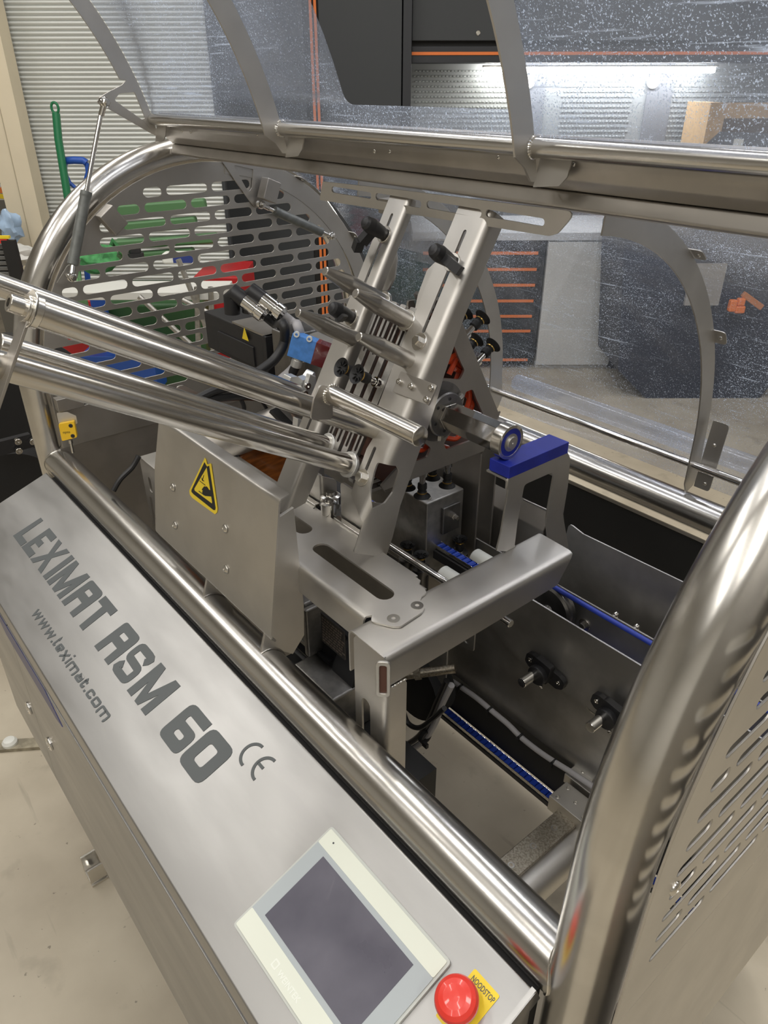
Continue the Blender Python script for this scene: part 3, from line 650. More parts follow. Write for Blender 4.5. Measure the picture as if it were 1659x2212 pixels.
# screw tabs
for (x, lst) in ((-.60, ((1525, 527), (1567, 722))), (-1.6, ((655, 385), (757, 524)))):
    for p in lst:
        c = at(*p, x=x + .012); d = Vector((0, c.y - RY, c.z - RZ)).normalized(); e = X3.cross(d); R = Matrix((X3, e, d)).transposed()
        mb = MB(); mb.prism([rounded([(-.014, -.014), (.020, -.014), (.020, .014), (-.014, .014)], [0, .008, .008, 0])], Vector((x, 0, 0)) + Vector((0, RY, RZ)) + d * .467, X3, e, d, .002); build('screw_tab', mb, SHEET, rh, bevel=.0004, segs=1)
        mb = MB(); dome(mb, Vector((x + .010, RY, RZ)) + d * .467, -d, .004, .0025, 14); build('screw', mb, BOLT, rh)
mb = MB(); mb.prism([rounded([(0, 0), (.052, 0), (.052, .135), (0, .135)], [0, .01, .01, 0])], at(1498, 1050, y=1.268), X3 * .62, Vector((0, .12, 1)).normalized(), Y3, .002); build('rib_foot', mb, SHEET, rh, bevel=.0005, segs=1)
for p in ((1543, 962), (1523, 1045)): mb = MB(); dome(mb, at(*p, y=1.267), -Y3, .004, .003, 14); build('screw', mb, BOLT, rh)
mb = MB(); mb.ccyl((-1.59, 1.262, -.633), (-.12, 1.262, -.633), .0078, .001, 24); build('handle_rod', mb, CHROME, rh)
RS = .474
def rf(s, x):
    a = math.radians(86) - s / RS
    if a > 0: return (x, RY + RS * math.cos(a), RZ + RS * math.sin(a))
    ex = -a * RS
    return (x, RY + RS, RZ - ex)
smx = RS * math.radians(86)
skin('clear_sheet', [[(0, -1.6), (0, -.15), (smx + .085, -.15), (smx + .085, -1.6)]], rf, [smx * i / 24 for i in range(1, 25)], .003, POLY, rh)
# folded clear lip, its bright reflections put in as extra haze
PLX = glass_sheet('clear_edge', (.95, .96, .98), .16, .5, .1)
mb = MB(); mb.ccyl((-1.10, RY + RS + .021, RZ - .022), (-.16, RY + RS + .021, RZ - .022), .019, .001, 20); build('clear_lip', mb, PLX, rh)
# ================================================================ GAS SPRINGS
def gas(label, A, B, frac, rc, rr, group=None):
    A, B = Vector(A), Vector(B); d = (B - A).normalized(); Ln = (B - A).length; t = thing('gas_spring', label, 'gas spring', A)
    m1 = A + d * .022; m2 = A + d * Ln * frac; m3 = B - d * .016
    mb = MB(); mb.lathe(m1, m2, [(0, rc * .7), (.002, rc), ((m2 - m1).length - .012, rc), ((m2 - m1).length - .008, rc * 1.06), ((m2 - m1).length - .001, rc * 1.06), ((m2 - m1).length, rc * .5)], 28); build('cylinder', mb, GSPR, t)
    mb = MB(); mb.cyl(m2, m3, rr, 20); build('piston_rod', mb, CHROME, t)
    for P, s in ((A, 1), (B, -1)):
        mb = MB(); mb.lathe(P - X3 * .001, P + X3 * .012, [(0, .0085), (.002, .0095), (.010, .0095), (.012, .008)], 20); mb.cyl(P + d * .004 * s + X3 * .006, P + d * .024 * s + X3 * .006 * .3, .0055, 14); build('end_fitting', mb, CHROME, t)
        mb = MB(); mb.lathe(P + X3 * .012, P + X3 * .020, [(0, .0075), (.006, .0075), (.007, .006)], 6); mb.cyl(P - X3 * .02, P + X3 * .024, .0036, 14); build('nut', mb, BOLT, t)
    return t
A = at(152, 597, x=-1.560); B = at(223, 221, x=-1.592); gas('upright gas spring with bright piston rod on the left arch', A, B, .50, .0105, .0042)
mb = MB(); bp = [tuple(at(*p, x=-1.585).yz) for p in ((124, 611), (146, 575), (175, 560), (168, 600), (135, 614))]; mb.xprism([bp], -1.590, -1.5865); build('spring_bracket', mb, SHEET, fr)
A = at(712, 509, x=-1.565); B = at(560, 441, x=-1.588); gas('slanted grey gas spring behind the left arch under the apex beam', A, B, .80, .0105, .0042)
# ================================================================ MAGAZINE TABLE
al = math.radians(30); OU = Vector((0, .715, -.423)); U = Vector((0, math.sin(al), math.cos(al))); V = Vector((0, -math.cos(al), math.sin(al)))
def uvx(u, v, x): return OU + U * u + V * v + Vector((x, 0, 0))
def onV(px, py, v): return at(px, py, n=V, d=OU.dot(V) + v)
TZ, TY0, TY1 = -.585, .449, .5595
tb = thing('magazine_table', 'bent steel table with long slots and a leg, standing inside the frame under the posts', 'machine table', (-.8, .5, -1.3))
tx0, tx1 = -1.12, -.567
FH = .044
def ts(x, y): return (FH + (y - TY0), x - tx0)           # table flat coordinates
def tslot(p, q, w):
    a, b = at(*p, z=TZ), at(*q, z=TZ); c = (a + b) / 2; L_ = abs(b.x - a.x); cc = ts(c.x, c.y); return slot(cc[0], cc[1], L_, w, pi / 2, 9)
e1 = at(775, 1338, z=TZ)
out = [(0, 0), (0, e1.x - tx0), (FH + .004, e1.x - tx0), (FH + .012, e1.x - tx0 + .004)] + \
      [ts(at(*p, z=TZ).x, at(*p, z=TZ).y) for p in ((800, 1341), (848, 1353), (865, 1353), (912, 1322), (918, 1312), (908, 1296), (911, 1288), (921, 1280), (918, 1272), (905, 1262))] + [ts(-.600, TY1), ts(tx0, TY1)]
bent('table_plate', [rounded(out, [0, 0, 0, 0, .004, .006, .006, .004, .004, .004, .004, .004, .003, .003, 0, 0]),
     tslot((590, 1097), (668, 1150), .026), tslot((675, 1180), (853, 1288), .0265)], [(TY0, TZ - FH), (TY0, TZ), (TY1, TZ)], .011, (tx0, 0, 0), Y3, Z3, X3, .003, SHEET, tb, side=1, bevel=.0006)
for p in ((850, 1336), (901, 1308)):
    c = at(*p, z=TZ + .0002); mb = MB(); mb.lathe(c, c + Z3, [(0, .0085), (.0006, .0083), (.0006, .0028), (-.002, .0026)], 28, caps=False); mb.lathe(c - Z3 * .002, c, [(0, .0026), (.0002, .001)], 6)
    build('countersunk_screw', mb, BOLT, tb)
mb = MB(); mb.bb(tx0, -.612, TY1 - .004, TY1 + .006, TZ - .012, TZ - .001); build('rail_strip', mb, SHEET, tb, bevel=.0008)
mb = MB(); mb.bb(-1.2, -.600, TY1 + .002, TY1 + .012, -.72, TZ - .02); build('back_plate', mb, DULL, tb)
# cross beam: a folded box running away from the operator, with upright for the blue pad
CBX0, CBX1 = -.586, -.512; CBY0, CBY1 = .4245, .785; CBZ = TZ - .0035
cbf = [[(0, 0), (0, CBY1 - CBY0), (.07, CBY1 - CBY0), (.07 + .074, CBY1 - CBY0 - .004), (.07 + .074 + .044, CBY1 - CBY0 - .035), (.07 + .074 + .048, 0)]]
bent('cross_beam', cbf, [(CBX0, CBZ - .07), (CBX0, CBZ), (CBX1, CBZ), (CBX1, CBZ - .048)], .012, (0, CBY0, 0), X3, Z3, Y3, .003, SHEET, tb, side=-1, bevel=.0006)
# front leg: folded channel, slotted, with the corner slot where it meets the beam
lx0, lx1 = at(765, 1450, y=CBY0 - .001).x, CBX1 + .001
zt = CBZ - .0005
bent('leg', [rounded([(0, 0), (0, .592), (.006, .60), (lx1 - lx0 - .001, .60), (lx1 - lx0, .55), (lx1 - lx0 + .034, .547), (lx1 - lx0 + .034, 0)], [0, .004, .006, .006, 0, .006, 0]), slot(.0225, .275, .46, .0175, pi / 2, 9)],
     [(lx0, CBY0 - .0005), (lx1, CBY0 - .0005), (lx1, CBY0 + .06)], .009, (0, 0, zt - .60), X3, Y3, Z3, .003, SHEET, tb, side=-1, bevel=.0006)
# bright corner frame around the slit at the beam end
c0 = Vector((CBX1 - .002, CBY0 - .0015, CBZ - .029))
RZ = Matrix.Rotation(math.radians(45), 3, 'Z'); dX = RZ @ X3; dY = RZ @ Y3
mb = MB(); mb.prism([rounded([(-.009, -.027), (.009, -.027), (.009, .029), (-.009, .029)], .007), rounded([(-.0043, -.021), (.0043, -.021), (.0043, .023), (-.0043, .023)], .003)], c0 + dY * -.0035, dX, Z3, -dY, .004); build('corner_frame', mb, SHEET, tb, bevel=.001)
mb = MB(); mb.prism([[(-.0043, -.021), (.0043, -.021), (.0043, .023), (-.0043, .023)]], c0 + dY * -.003, dX, Z3, -dY, .002); build('slit_backing', mb, TAN, tb)
mb = MB(); mb.tube([(CBX1 + .0015, CBY0 + .006 + .026 * i / 30, CBZ - .050 + .001 * math.sin(i * 1.7)) for i in range(31)], [.0013 + .0005 * math.sin(i * 2.3) for i in range(31)], 8); build('weld_seam', mb, BOLT, tb, ang=60)
# upright of the pad (leans out slightly), cut-out in the middle
upx = -.578
def upt(px, py): q = at(px, py, x=upx); return (q.y, q.z)
uo = [upt(*p) for p in ((1073, 1190), (1083, 1150), (1098, 1060), (1096, 1050), (1099, 1033), (1226, 976), (1232, 990), (1227, 1050), (1217, 1110), (1219, 1128), (1229, 1185), (1228, 1200))]
uh = rounded([upt(*p) for p in ((1112, 1178), (1118, 1130), (1133, 1047), (1192, 1021), (1196, 1030), (1182, 1110), (1180, 1125), (1184, 1165), (1130, 1199))], [.006, 0, .007, .005, .003, 0, 0, .005, .008])
mb = MB(); mb.xprism([uo, uh], upx - .003, upx); build('pad_upright', mb, SHEET, tb, bevel=.0007, segs=1)
ptz = at(1098.6, 1033, x=-.5775).z
y0p, y1p = at(1100, 1033, x=-.5775).y - .002, at(1226, 976, x=-.5775).y + .002
bent('pad_support', [[(0, 0), (0, y1p - y0p - .01), (.04, y1p - y0p - .01), (.055, y1p - y0p - .01), (.055, 0)]], [(-.618, ptz - .0025), (-.5785, ptz - .0025), (upx - .0005, ptz - .009)], .006, (0, y0p, 0), X3, Z3, Y3, .003, SHEET, tb)
pad = MB(); pad.bb(-.6145, -.5775, y0p + .001, y1p - .001, ptz - .0015, ptz + .0165)
tag(build('sliding_pad', pad, BLUEP, None, bevel=.0008), 'blue nylon block on the upright, under the bearing of the hexagonal shaft', 'block')

# ================================================================ WARNING SHIELD
PY = Vector((0, 1, 0))
tp, bp_ = .425, .372
sh = thing('warning_shield', 'tilted steel cover plate with a yellow crushing-hazard sticker in front of the table', 'cover plate', (-.9, .40, -.70))
# plane through the top edge (48 deg) and the bottom edge (60 deg)
yT = .408; zT = -yT * math.tan(math.radians(47.75)); yB = .3775; zB = -yB * math.tan(math.radians(60.15))
nS = Vector((0, -(zT - zB), (yT - yB))).normalized(); nS = -nS if nS.y > 0 else nS; dS_ = nS.dot(Vector((0, yT, zT)))
def onS(px, py): return at(px, py, n=nS, d=dS_)
uS = Vector((0, yT - yB, zT - zB)).normalized(); oS = Vector((0, yB, zB))
def sS(px, py): q = onS(px, py); return ((q - oS).dot(uS), q.x)
cS = [sS(*p) for p in ((585, 1371), (336, 1160), (334, 1010), (338, 905))]; tS = sS(603, 1075); t0 = sS(345, 905)
HS = (Vector((0, yT, zT)) - oS).length
out = [(-.020, cS[0][1] - .008), (-.020, cS[1][1] + .03), (0, cS[1][1]), (cS[2][0], cS[2][1]), (HS, t0[1] - .002), (HS + .024, t0[1] + .004), (HS + .024, tS[1] - .012), (HS, tS[1]), (.06, (tS[1] * .35 + cS[0][1] * .65)), (0, cS[0][1])]
pf = [(yB + .012, zB - .016), (yB, zB), (yT, zT), (yT + .024, zT - .004)]
out2 = [(a + .020, b) for a, b in out]
bent('plate', [rounded(out2, [.004, .004, .002, 0, .002, .003, .003, .002, 0, .004])], pf, [.012, .006], (0, 0, 0), Y3, Z3, X3, .0025, SHEET, sh, side=1, bevel=.0006)
for p in ((374, 1053), (379, 1135), (487, 1142), (489, 1230)):
    c = onS(*p); mb = MB(); dome(mb, c + nS * .0005, nS, .0068, .0035, 24); build('button_screw', mb, BOLT, sh)
def stk(name, loops, h, m_):
    mb = MB(); P = [[((onS(*p) - oS).dot(uS), onS(*p).x) for p in l] for l in loops]; mb.prism(P, oS + nS * h, uS, X3, nS, .0002); return build(name, mb, m_, sh)
def zz(*pts): return [(250 + a / 4.1475, 880 + b / 4.1475) for a, b in pts]
s_ = stk('warning_sticker', [zz((803, 450), (815, 470), (822, 505), (838, 510), (848, 500), (860, 508), (917, 905), (912, 940), (893, 957), (690, 810), (668, 780), (663, 745))], .0006, YEL); s_['label'] = 'yellow triangular crushing-hazard sticker'
stk('sticker_border', [zz((800, 490), (822, 530), (842, 522), (900, 900), (895, 920), (880, 918), (700, 775), (683, 755), (684, 738)), zz((820, 535), (708, 728), (712, 745), (866, 860), (869, 850))], .0008, BLACK)
stk('sticker_hand', [zz((790, 715), (800, 706), (812, 712), (818, 706), (828, 716), (832, 722), (842, 738), (862, 742), (868, 765), (874, 800), (850, 796), (832, 794), (806, 792), (783, 772), (780, 756), (786, 745), (776, 736))], .0009, BLACK)
stk('sticker_arrow', [zz((793, 605), (797, 606), (786, 650), (796, 655), (798, 662), (778, 655), (774, 630), (779, 628), (781, 645))], .0009, BLACK)
for l in (((756, 658), (759, 655), (810, 695), (807, 699)), ((748, 750), (751, 746), (802, 784), (798, 788)), ((818, 706), (822, 708), (824, 730), (819, 728)), ((806, 708), (809, 706), (813, 726), (808, 724))): stk('sticker_line', [zz(*l)], .001, BLACK)

# ================================================================ MAGAZINE POSTS
def lever(parent, c, ang, ln=.034):
    """black clamping lever: hub, stem with bright screw, bent handle"""
    c = Vector(c); mb = MB(); mb.ccyl(c, c + V * .002, .0125, .0004, 28); build('washer', mb, BOLT, parent)
    mb = MB(); mb.lathe(c + V * .002, c + V, [(0, .0085), (.006, .0095), (.016, .0105), (.026, .0115), (.036, .0098), (.040, .0072), (.041, .003)], 24)
    d = (U * math.cos(ang) + X3 * math.sin(ang)).normalized(); p = c + V * .022; q = p + d * ln * .5 + V * .002; e = p + d * ln
    sdv = d.cross(V).normalized(); R = Matrix((d, sdv, V)).transposed()
    mb.box(p + d * ln * .42, (ln * .75, .0125, .014), R); R2 = Matrix(((d * .9 - V * .43).normalized(), sdv, (V * .9 + d * .43).normalized())).transposed(); mb.box(e + V * .0015, (ln * .5, .0125, .013), R2)
    build('lever', mb, BLACKP, parent, bevel=.0018)
    mb = MB(); mb.lathe(c + V * .0405, c + V, [(0, .0036), (.0018, .0036), (.0024, .0028)], 16); build('lever_screw', mb, CHROME, parent)
def pin(parent, base, L_=.088, r=.0120, v0=0.0):
    base = Vector(base); mb = MB(); mb.lathe(base, base + V, [(0, r), (L_ * .62, r), (L_ * .635, r * .97), (L_ - .001, r * .50), (L_, r * .42)], 32); return build('stacking_pin', mb, PINM, parent, ang=20)
VF = .110; PS = .952
pr = thing('magazine_post', 'leaning steel channel post beside the rotor with slots, clamp lever and two pins', 'post', uvx(-.22, .05, -.755))
pxL, pxR = -.748, -.690
def pf_(u, x): return (x - pxL, u)
wU = pxR - pxL
out = [(0, .275), (wU, .275), (wU + .027, .275), (wU + .027, .135), (wU + .036, .05), (wU + .045, 0.0), (wU + .053, -.085), (wU + .059, -.15), (wU + .071, -.20), (wU + .075, -.235), (wU + .006, -.235), (wU + .001, -.188), (.042, -.174), (.020, -.160), (.0165, -.12), (.0145, -.09), (.022, -.055), (.003, -.04), (0, .03)]
def post_s(px, py):
    f = onV(px, py, VF)
    if f.x < pxR: return (f.x - pxL, (f - OU).dot(U))
    g = at(px, py, x=pxR) - OU; return (wU + VF - g.dot(V), g.dot(U))
win = rounded([post_s(*p) for p in ((818, 999), (854, 1005), (860, 1016), (846, 1062), (829, 1085), (803, 1098), (803, 1055), (811, 1020))], [.005, .004, .004, .004, .004, .001, .001, .003], 3)
out = [(wU + (a - .061) * PS if a >= .0609 else a * PS, b * PS) for a, b in [(q[0] - wU + .061 if q[0] >= wU - 1e-6 else q[0], q[1]) for q in out]]
bent('channel', [rounded(out, [.004, 0, .006, .02, .02, 0, 0, 0, 0, 0, .003, 0, .002, .003, .003, 0, .006, .006, 0]), slot(.0290, .160, .143, .0060, pi / 2, 7), slot(.0285, -.099, .043, .0060, pi / 2, 7), win],
     [(pxL, VF), (pxR, VF), (pxR, VF - .07)], .010, OU, X3, V, U, .003, SHEET, pr, side=1, bevel=.0006)
# cover plate with four cap screws
mb = MB(); mb.prism([rounded([(-.727, .031), (-.655, .031), (-.655, .003), (-.727, .001)], .003)], OU + V * (VF + .0035), X3, U, V, .003); build('joint_plate', mb, DULL, pr, bevel=.0005)
for q in ((-.7195, .017), (-.6955, .017), (-.6605, .0250), (-.6605, .0090)):
    mb = MB(); capscrew(mb, uvx(q[1], VF + .0065, q[0]), V, .0042, .005); build('cap_screw', mb, BOLT, pr)
for (u, x) in ((.076, -.7185), (-.124, -.7195)):
    mb = MB(); hexbolt(mb, uvx(u, VF + .003, x), V, .0125, .008, .0125); build('hex_bolt', mb, BOLT, pr)
lever(pr, uvx(.187, VF + .003, -.7185), 1.9)
b = onV(880, 693, VF); mb = MB(); mb.ccyl(uvx((b - OU).dot(U), VF - .002, b.x), uvx((b - OU).dot(U), VF + .004, b.x), .0155, .0005, 32); build('pin_washer', mb, BOLT, pr)
pin(pr, uvx((b - OU).dot(U), VF + .004, b.x), .1)
b = onV(882, 778, VF + .003); pin(pr, b, .098)
# guide cheek behind the post (rounded plate left of the post)
ck = rounded([((onV(*p, .085) - OU).dot(U), onV(*p, .085).x) for p in ((895, 690), (905, 640), (925, 585), (948, 563), (962, 565), (955, 610), (935, 650), (912, 700))], [0, 0, .008, .006, .004, 0, 0, 0])
mb = MB(); mb.prism([ck], OU + V * .085, U, X3, V, .003); build('guide_cheek', mb, SHEET, pr, bevel=.0006, segs=1)
# second post
pl = thing('magazine_post', 'leaning steel channel post farther left with two levers and a broad rounded cheek', 'post', uvx(-.22, .05, -.915))
out = [(0, .262), (.042, .262), (.046, .258), (.05, -.235), (0, -.235)]
qL, qR = -.8905, -.8505; wQ = qR - qL
out = [(0, .262), (wQ, .262), (wQ + .012, .262), (wQ + .014, .06), (wQ + .035, .01), (wQ + .030, -.21), (wQ, -.235), (0, -.235)]
bent('channel', [rounded(out, .004), slot(.020, .169, .133, .0055, pi / 2, 7), slot(.020, -.086, .095, .0055, pi / 2, 7)], [(qL, VF), (qR, VF), (qR, VF - .05)], .006, OU, X3, V, U, .003, SHEET, pl, side=1, bevel=.0006)
lever(pl, uvx(.204, VF + .003, -.870), -2.6); lever(pl, uvx(.077, VF + .003, -.870), 2.2, .012)
b = onV(826, 652, VF); mb = MB(); mb.ccyl(uvx((b - OU).dot(U), VF - .004, b.x), uvx((b - OU).dot(U), VF + .002, b.x), .0155, .0005, 32); build('pin_washer', mb, BOLT, pl)
pin(pl, uvx((b - OU).dot(U), VF + .002, b.x), .112); b = onV(762, 731, VF + .003); pin(pl, b, .108)
ck = [((onV(*p, .08) - OU).dot(U), onV(*p, .08).x) for p in ((822, 628), (835, 560), (843, 518), (856, 530), (860, 560), (855, 600), (840, 630))]
mb = MB(); mb.prism([rounded(ck, [.004, 0, .006, .006, .01, .01, .006])], OU + V * .080, U, X3, V, .003); build('guide_cheek', mb, SHEET, pl, bevel=.0006, segs=1)
mb = MB(); q = at(853, 433, y=.86); mb.bb(q.x - .02, q.x + .02, .84, .88, q.z - .02, q.z + .003); build('head_block', mb, DULL, pl, bevel=.001)
# feet of both posts: upright mounting plates on the linear slides
for (pp, px_, nm, par) in (((730, 1030, 800, 1160), -.80, 0, pr), ((650, 990, 690, 1120), -.9, 1, pl)):
    yq = TY1 + .016; a = at(735, 1040, y=yq) if nm == 0 else at(628, 985, y=yq); b = at(800, 1155, y=yq) if nm == 0 else at(697, 1110, y=yq)
    zt_ = a.z; bent('foot_plate', [rounded([(0, -.62), (0, zt_), (b.x - a.x, zt_ - .004), (b.x - a.x + .03, zt_ - .02), (b.x - a.x + .03, -.62)], [0, .008, 0, .008, 0])],
        [(a.x, yq), (b.x, yq), (b.x, yq + .03)], .006, (0, 0, 0), X3, Y3, Z3, .004, SHEET, par, side=-1, bevel=.0008)
    mb = MB(); mb.bb(a.x - .004, b.x - .002, TY1 + .003, TY1 + .0135, -.612, -.580); mb.bb(a.x + .004, b.x - .008, TY1 - .003, TY1 + .006, -.606, -.588); build('slide_carriage', mb, BOLT, par, bevel=.0015)
    mb = MB(); mb.bb(b.x - .006, b.x - .001, TY1 - .003, TY1 + .012, -.608, -.586); build('end_seal', mb, BLACKP, par, bevel=.001)
# clamp block with black adjusting screw on the rail
cb = thing('rail_clamp', 'small steel clamp block with a black screw on the table rail', 'clamp', (-.70, TY1 + .01, -.61))
q = at(808, 1172, z=TZ - .003); mb = MB(); mb.bb(q.x - .022, q.x + .006, q.y - .008, q.y + .016, TZ - .022, TZ - .003); mb.bb(q.x + .006, q.x + .009, q.y - .008, q.y + .016, TZ - .045, TZ - .004); build('block', mb, ALU, cb, bevel=.001)
mb = MB(); cq = Vector((q.x - .008, q.y + .004, TZ - .003)); mb.lathe(cq, cq + Z3, [(0, .0095), (.0003, .0095)], 28); build('spot_face', mb, BOLT, cb)
mb = MB(); mb.lathe(cq, cq + Z3, [(0, .0065), (.004, .0068), (.005, .0056), (.011, .0056), (.0115, .0062), (.024, .0062), (.025, .0052)], 20); build('adjusting_screw', mb, BLACKP, cb)
q = at(640, 1030, z=TZ - .003); mb = MB(); mb.bb(q.x - .03, q.x + .028, q.y - .006, q.y + .03, TZ - .03, TZ - .002); o = build('rail_block', mb, ALU, tb, bevel=.001)
mb = MB(); hexbolt(mb, (q.x - .02, q.y + .006, TZ - .002), Z3, .008, .004, .008); build('hex_bolt', mb, BOLT, tb)

# ================================================================ MAGAZINE RODS
mr_ = thing('magazine_rods', 'four long polished round rods with link bar sloping down to the leaning posts', 'rod rack', (-.8, .3, -.3))
def prod(name, px1, px2, x, r, ext=0.0, mat_=ROD, cap=True):
    A = at(*px1, x=x); B = at(*px2, x=x); B = A + V * ((B - A).dot(V) + ext)
    mb = MB(); mb.ccyl(A, B, r, .001, 36); build(name, mb, mat_, mr_, ang=50); return A, B
A1, B1 = prod('rod', (825, 933), (75, 690), -.738, .0143)
A2, B2 = prod('rod', (752, 1003), (0, 790), -.757, .0143, .16)
A3, B3 = prod('rod', (641, 847), (20, 632), -.938, .0132, .16)
A4, B4 = prod('rod', (706, 960), (100, 777), -.824, .0124, .05)
for (A_, r) in ((A2, .0176), (A4, .0162)):
    mb = MB(); mb.ccyl(A_ - V * .004, A_ + V * .0015, r + .001, .0006, 36); build('collar', mb, ALUW, mr_)
    mb = MB(); mb.lathe(A_ - V * .004, A_ - V, [(0, r * .85), (.012, r * .8), (.034, r * .42), (.036, r * .3)], 28); build('stub', mb, SHEET, mr_)
# end cap, washer, hexagon socket screw and link bar between the two near rods
mb = MB(); mb.ccyl(B1 - V * .001, B1 + V * .006, .0165, .0006, 36); mb.ccyl(B1 + V * .007, B1 + V * .0085, .0185, .0004, 36); mb.ccyl(B1 + V * .0085, B1 + V * .012, .0130, .0004, 36); build('end_washer', mb, BOLT, mr_)
mb = MB(); capscrew(mb, B1 + V * .012, V, .0085, .014, 28); build('socket_screw', mb, BOLT, mr_)
e = B1 + V * .006 ; g = at(-40, 770, x=-.743); dd = (g - e); dd = (dd - V * dd.dot(V)); dn = dd.normalized(); sw = dn.cross(V).normalized()
mb = MB(); mb.prism([rounded([(-.012, -.008), (.10, -.013), (.10, .013), (-.012, .008)], [.008, 0, 0, .008])], e, dn, sw, V, .003); build('link_bar', mb, DULL, mr_, bevel=.0005)
# short cross rod welded to its plate
xa = at(716, 852, z=-.335); xb = Vector((at(905, 945, z=-.335).x, xa.y, xa.z)); mb = MB(); mb.ccyl(xa, xb, .0119, .001, 36); build('cross_rod', mb, ROD, mr_, ang=50)
mb = MB(); weld(mb, xa + X3 * .001, X3, .0122, .0016); build('weld_seam', mb, BOLT, mr_)
o_ = xa - X3 * .003; mb = MB(); mb.prism([rounded([tuple((Vector(at(*p, x=o_.x)) - o_).yz) for p in ((690, 829), (716, 838), (716, 905), (668, 905), (676, 860))], .006)], o_, Y3, Z3, X3, .003); build('rod_plate', mb, DULL, mr_, bevel=.0005)
# ================================================================ ROTOR (three-sided vacuum head)
RC = Vector((0, .715, -.423))
def rad3(x, k):                                                        # frame of side k: outward normal n, tangent t
    a = math.radians((150, 30, -90)[k]); n = Vector((0, math.cos(a), math.sin(a))); return n, X3.cross(n)
rt = thing('rotor', 'three-sided rotor head with black suction cups, orange hoses and a hexagonal shaft', 'rotor', (-.80, .715, -.53))
def rplate(x, th):
    pts = []
    for c in (-30, 90, 210):
        def P(r, a): return (RC.y + r * math.cos(math.radians(c + a)), RC.z + r * math.sin(math.radians(c + a)))
        pts += rounded([P(.146, -17), P(.143, -8.5), P(.108, -10.5), P(.080, -30), P(.073, -44), P(.058, -47), P(.050, -12), P(.050, 12), P(.058, 47), P(.073, 44), P(.080, 30), P(.108, 10.5), P(.143, 8.5), P(.146, 17)],
                       [.002, .004, .01, .01, .006, .006, .008, .008, .006, .006, .01, .01, .004, .002])
    mb = MB(); mb.xprism([pts], x, x + th); return mb
build('side_plate', rplate(-.742, .004), DULL, rt, bevel=.0006, segs=1)
build('side_plate', rplate(-.838, .004), DULL, rt, bevel=.0006, segs=1)
mb = MB(); mb.lathe((-.738, RC.y, RC.z), (-.72, RC.y, RC.z), [(0, .046), (.004, .046), (.004, .034), (.016, .034), (.018, .032)], 48); mb.cyl((-.836, RC.y, RC.z), (-.738, RC.y, RC.z), .030, 40); build('hub', mb, DARKST, rt)
for k in range(6):
    a = math.radians(60 * k + 20); c = Vector((-.7198, RC.y + .0245 * math.cos(a), RC.z + .0245 * math.sin(a))); mb = MB(); capscrew(mb, c, X3, .0028, .0008, 14); build('flange_screw', mb, BLACKP, rt)
for k in range(3):
    a = math.radians(120 * k + 25); d = Vector((0, math.cos(a), math.sin(a))); mb = MB(); hexbolt(mb, Vector((-.729, RC.y, RC.z)) + d * .030, d, .009, .012, .004); build('clamp_bolt', mb, BOLT, rt)
# hexagonal shaft with collar and sealed bearing
SA = Vector((-.7205, RC.y, RC.z)); SB = Vector((-.6105, RC.y, RC.z))
HEXM = mat('bright_hexagon_steel', (.78, .75, .70), .13, 1, rvar=.05, scale=40)
mb = MB(); mb.lathe(SA, SB, [(0, .0208), (.008, .0208), (.0085, .0196), (.009, .0208), (.108, .0208), (.110, .019)], 6); build('hexagonal_shaft', mb, HEXM, rt, ang=20, bevel=.0004)
mb = MB(); mb.ring(SB, SB + X3 * .0165, .0248, .0200, 48); build('bearing', mb, BOLT, rt, bevel=.0006)
mb = MB(); mb.ring(SB + X3 * .0150, SB + X3 * .0158, .0201, .0128, 48); build('bearing_seal', mb, BLUEP, rt)
mb = MB(); mb.ring(SB + X3 * .008, SB + X3 * .0168, .0128, .0092, 40); mb.lathe(SB, SB + X3, [(0, .0092), (.0185, .0092), (.0195, .0082), (.0195, .0015), (.0180, .0005)], 32); build('shaft_end', mb, SHEET, rt)
# strips that carry the cups on every face
for k in range(3):
    n, t = rad3(0, k); R = Matrix((X3, t, n)).transposed()
    for x0, w in ((-.8255, .012), (-.8040, .015), (-.7830, .012), (-.7620, .013)):
        mb = MB(); cen = RC + n * .100 + Vector((x0, 0, 0)); mb.prism([rounded([(-w / 2, -.118), (w / 2, -.118), (w / 2, .118), (-w / 2, .118)], .003), slot(0, .068, .06, .005, pi / 2), slot(0, -.068, .06, .005, pi / 2)], cen, X3, t, n, .006)
        build('cup_rail', mb, ALU, rt, bevel=.0008, segs=1)
    mb = MB(); mb.prism([rounded([(-.833, -.10), (-.746, -.10), (-.746, .10), (-.833, .10)], .004)], RC + n * .085, X3, t, n, .004); build('face_lining', mb, TAN, rt)
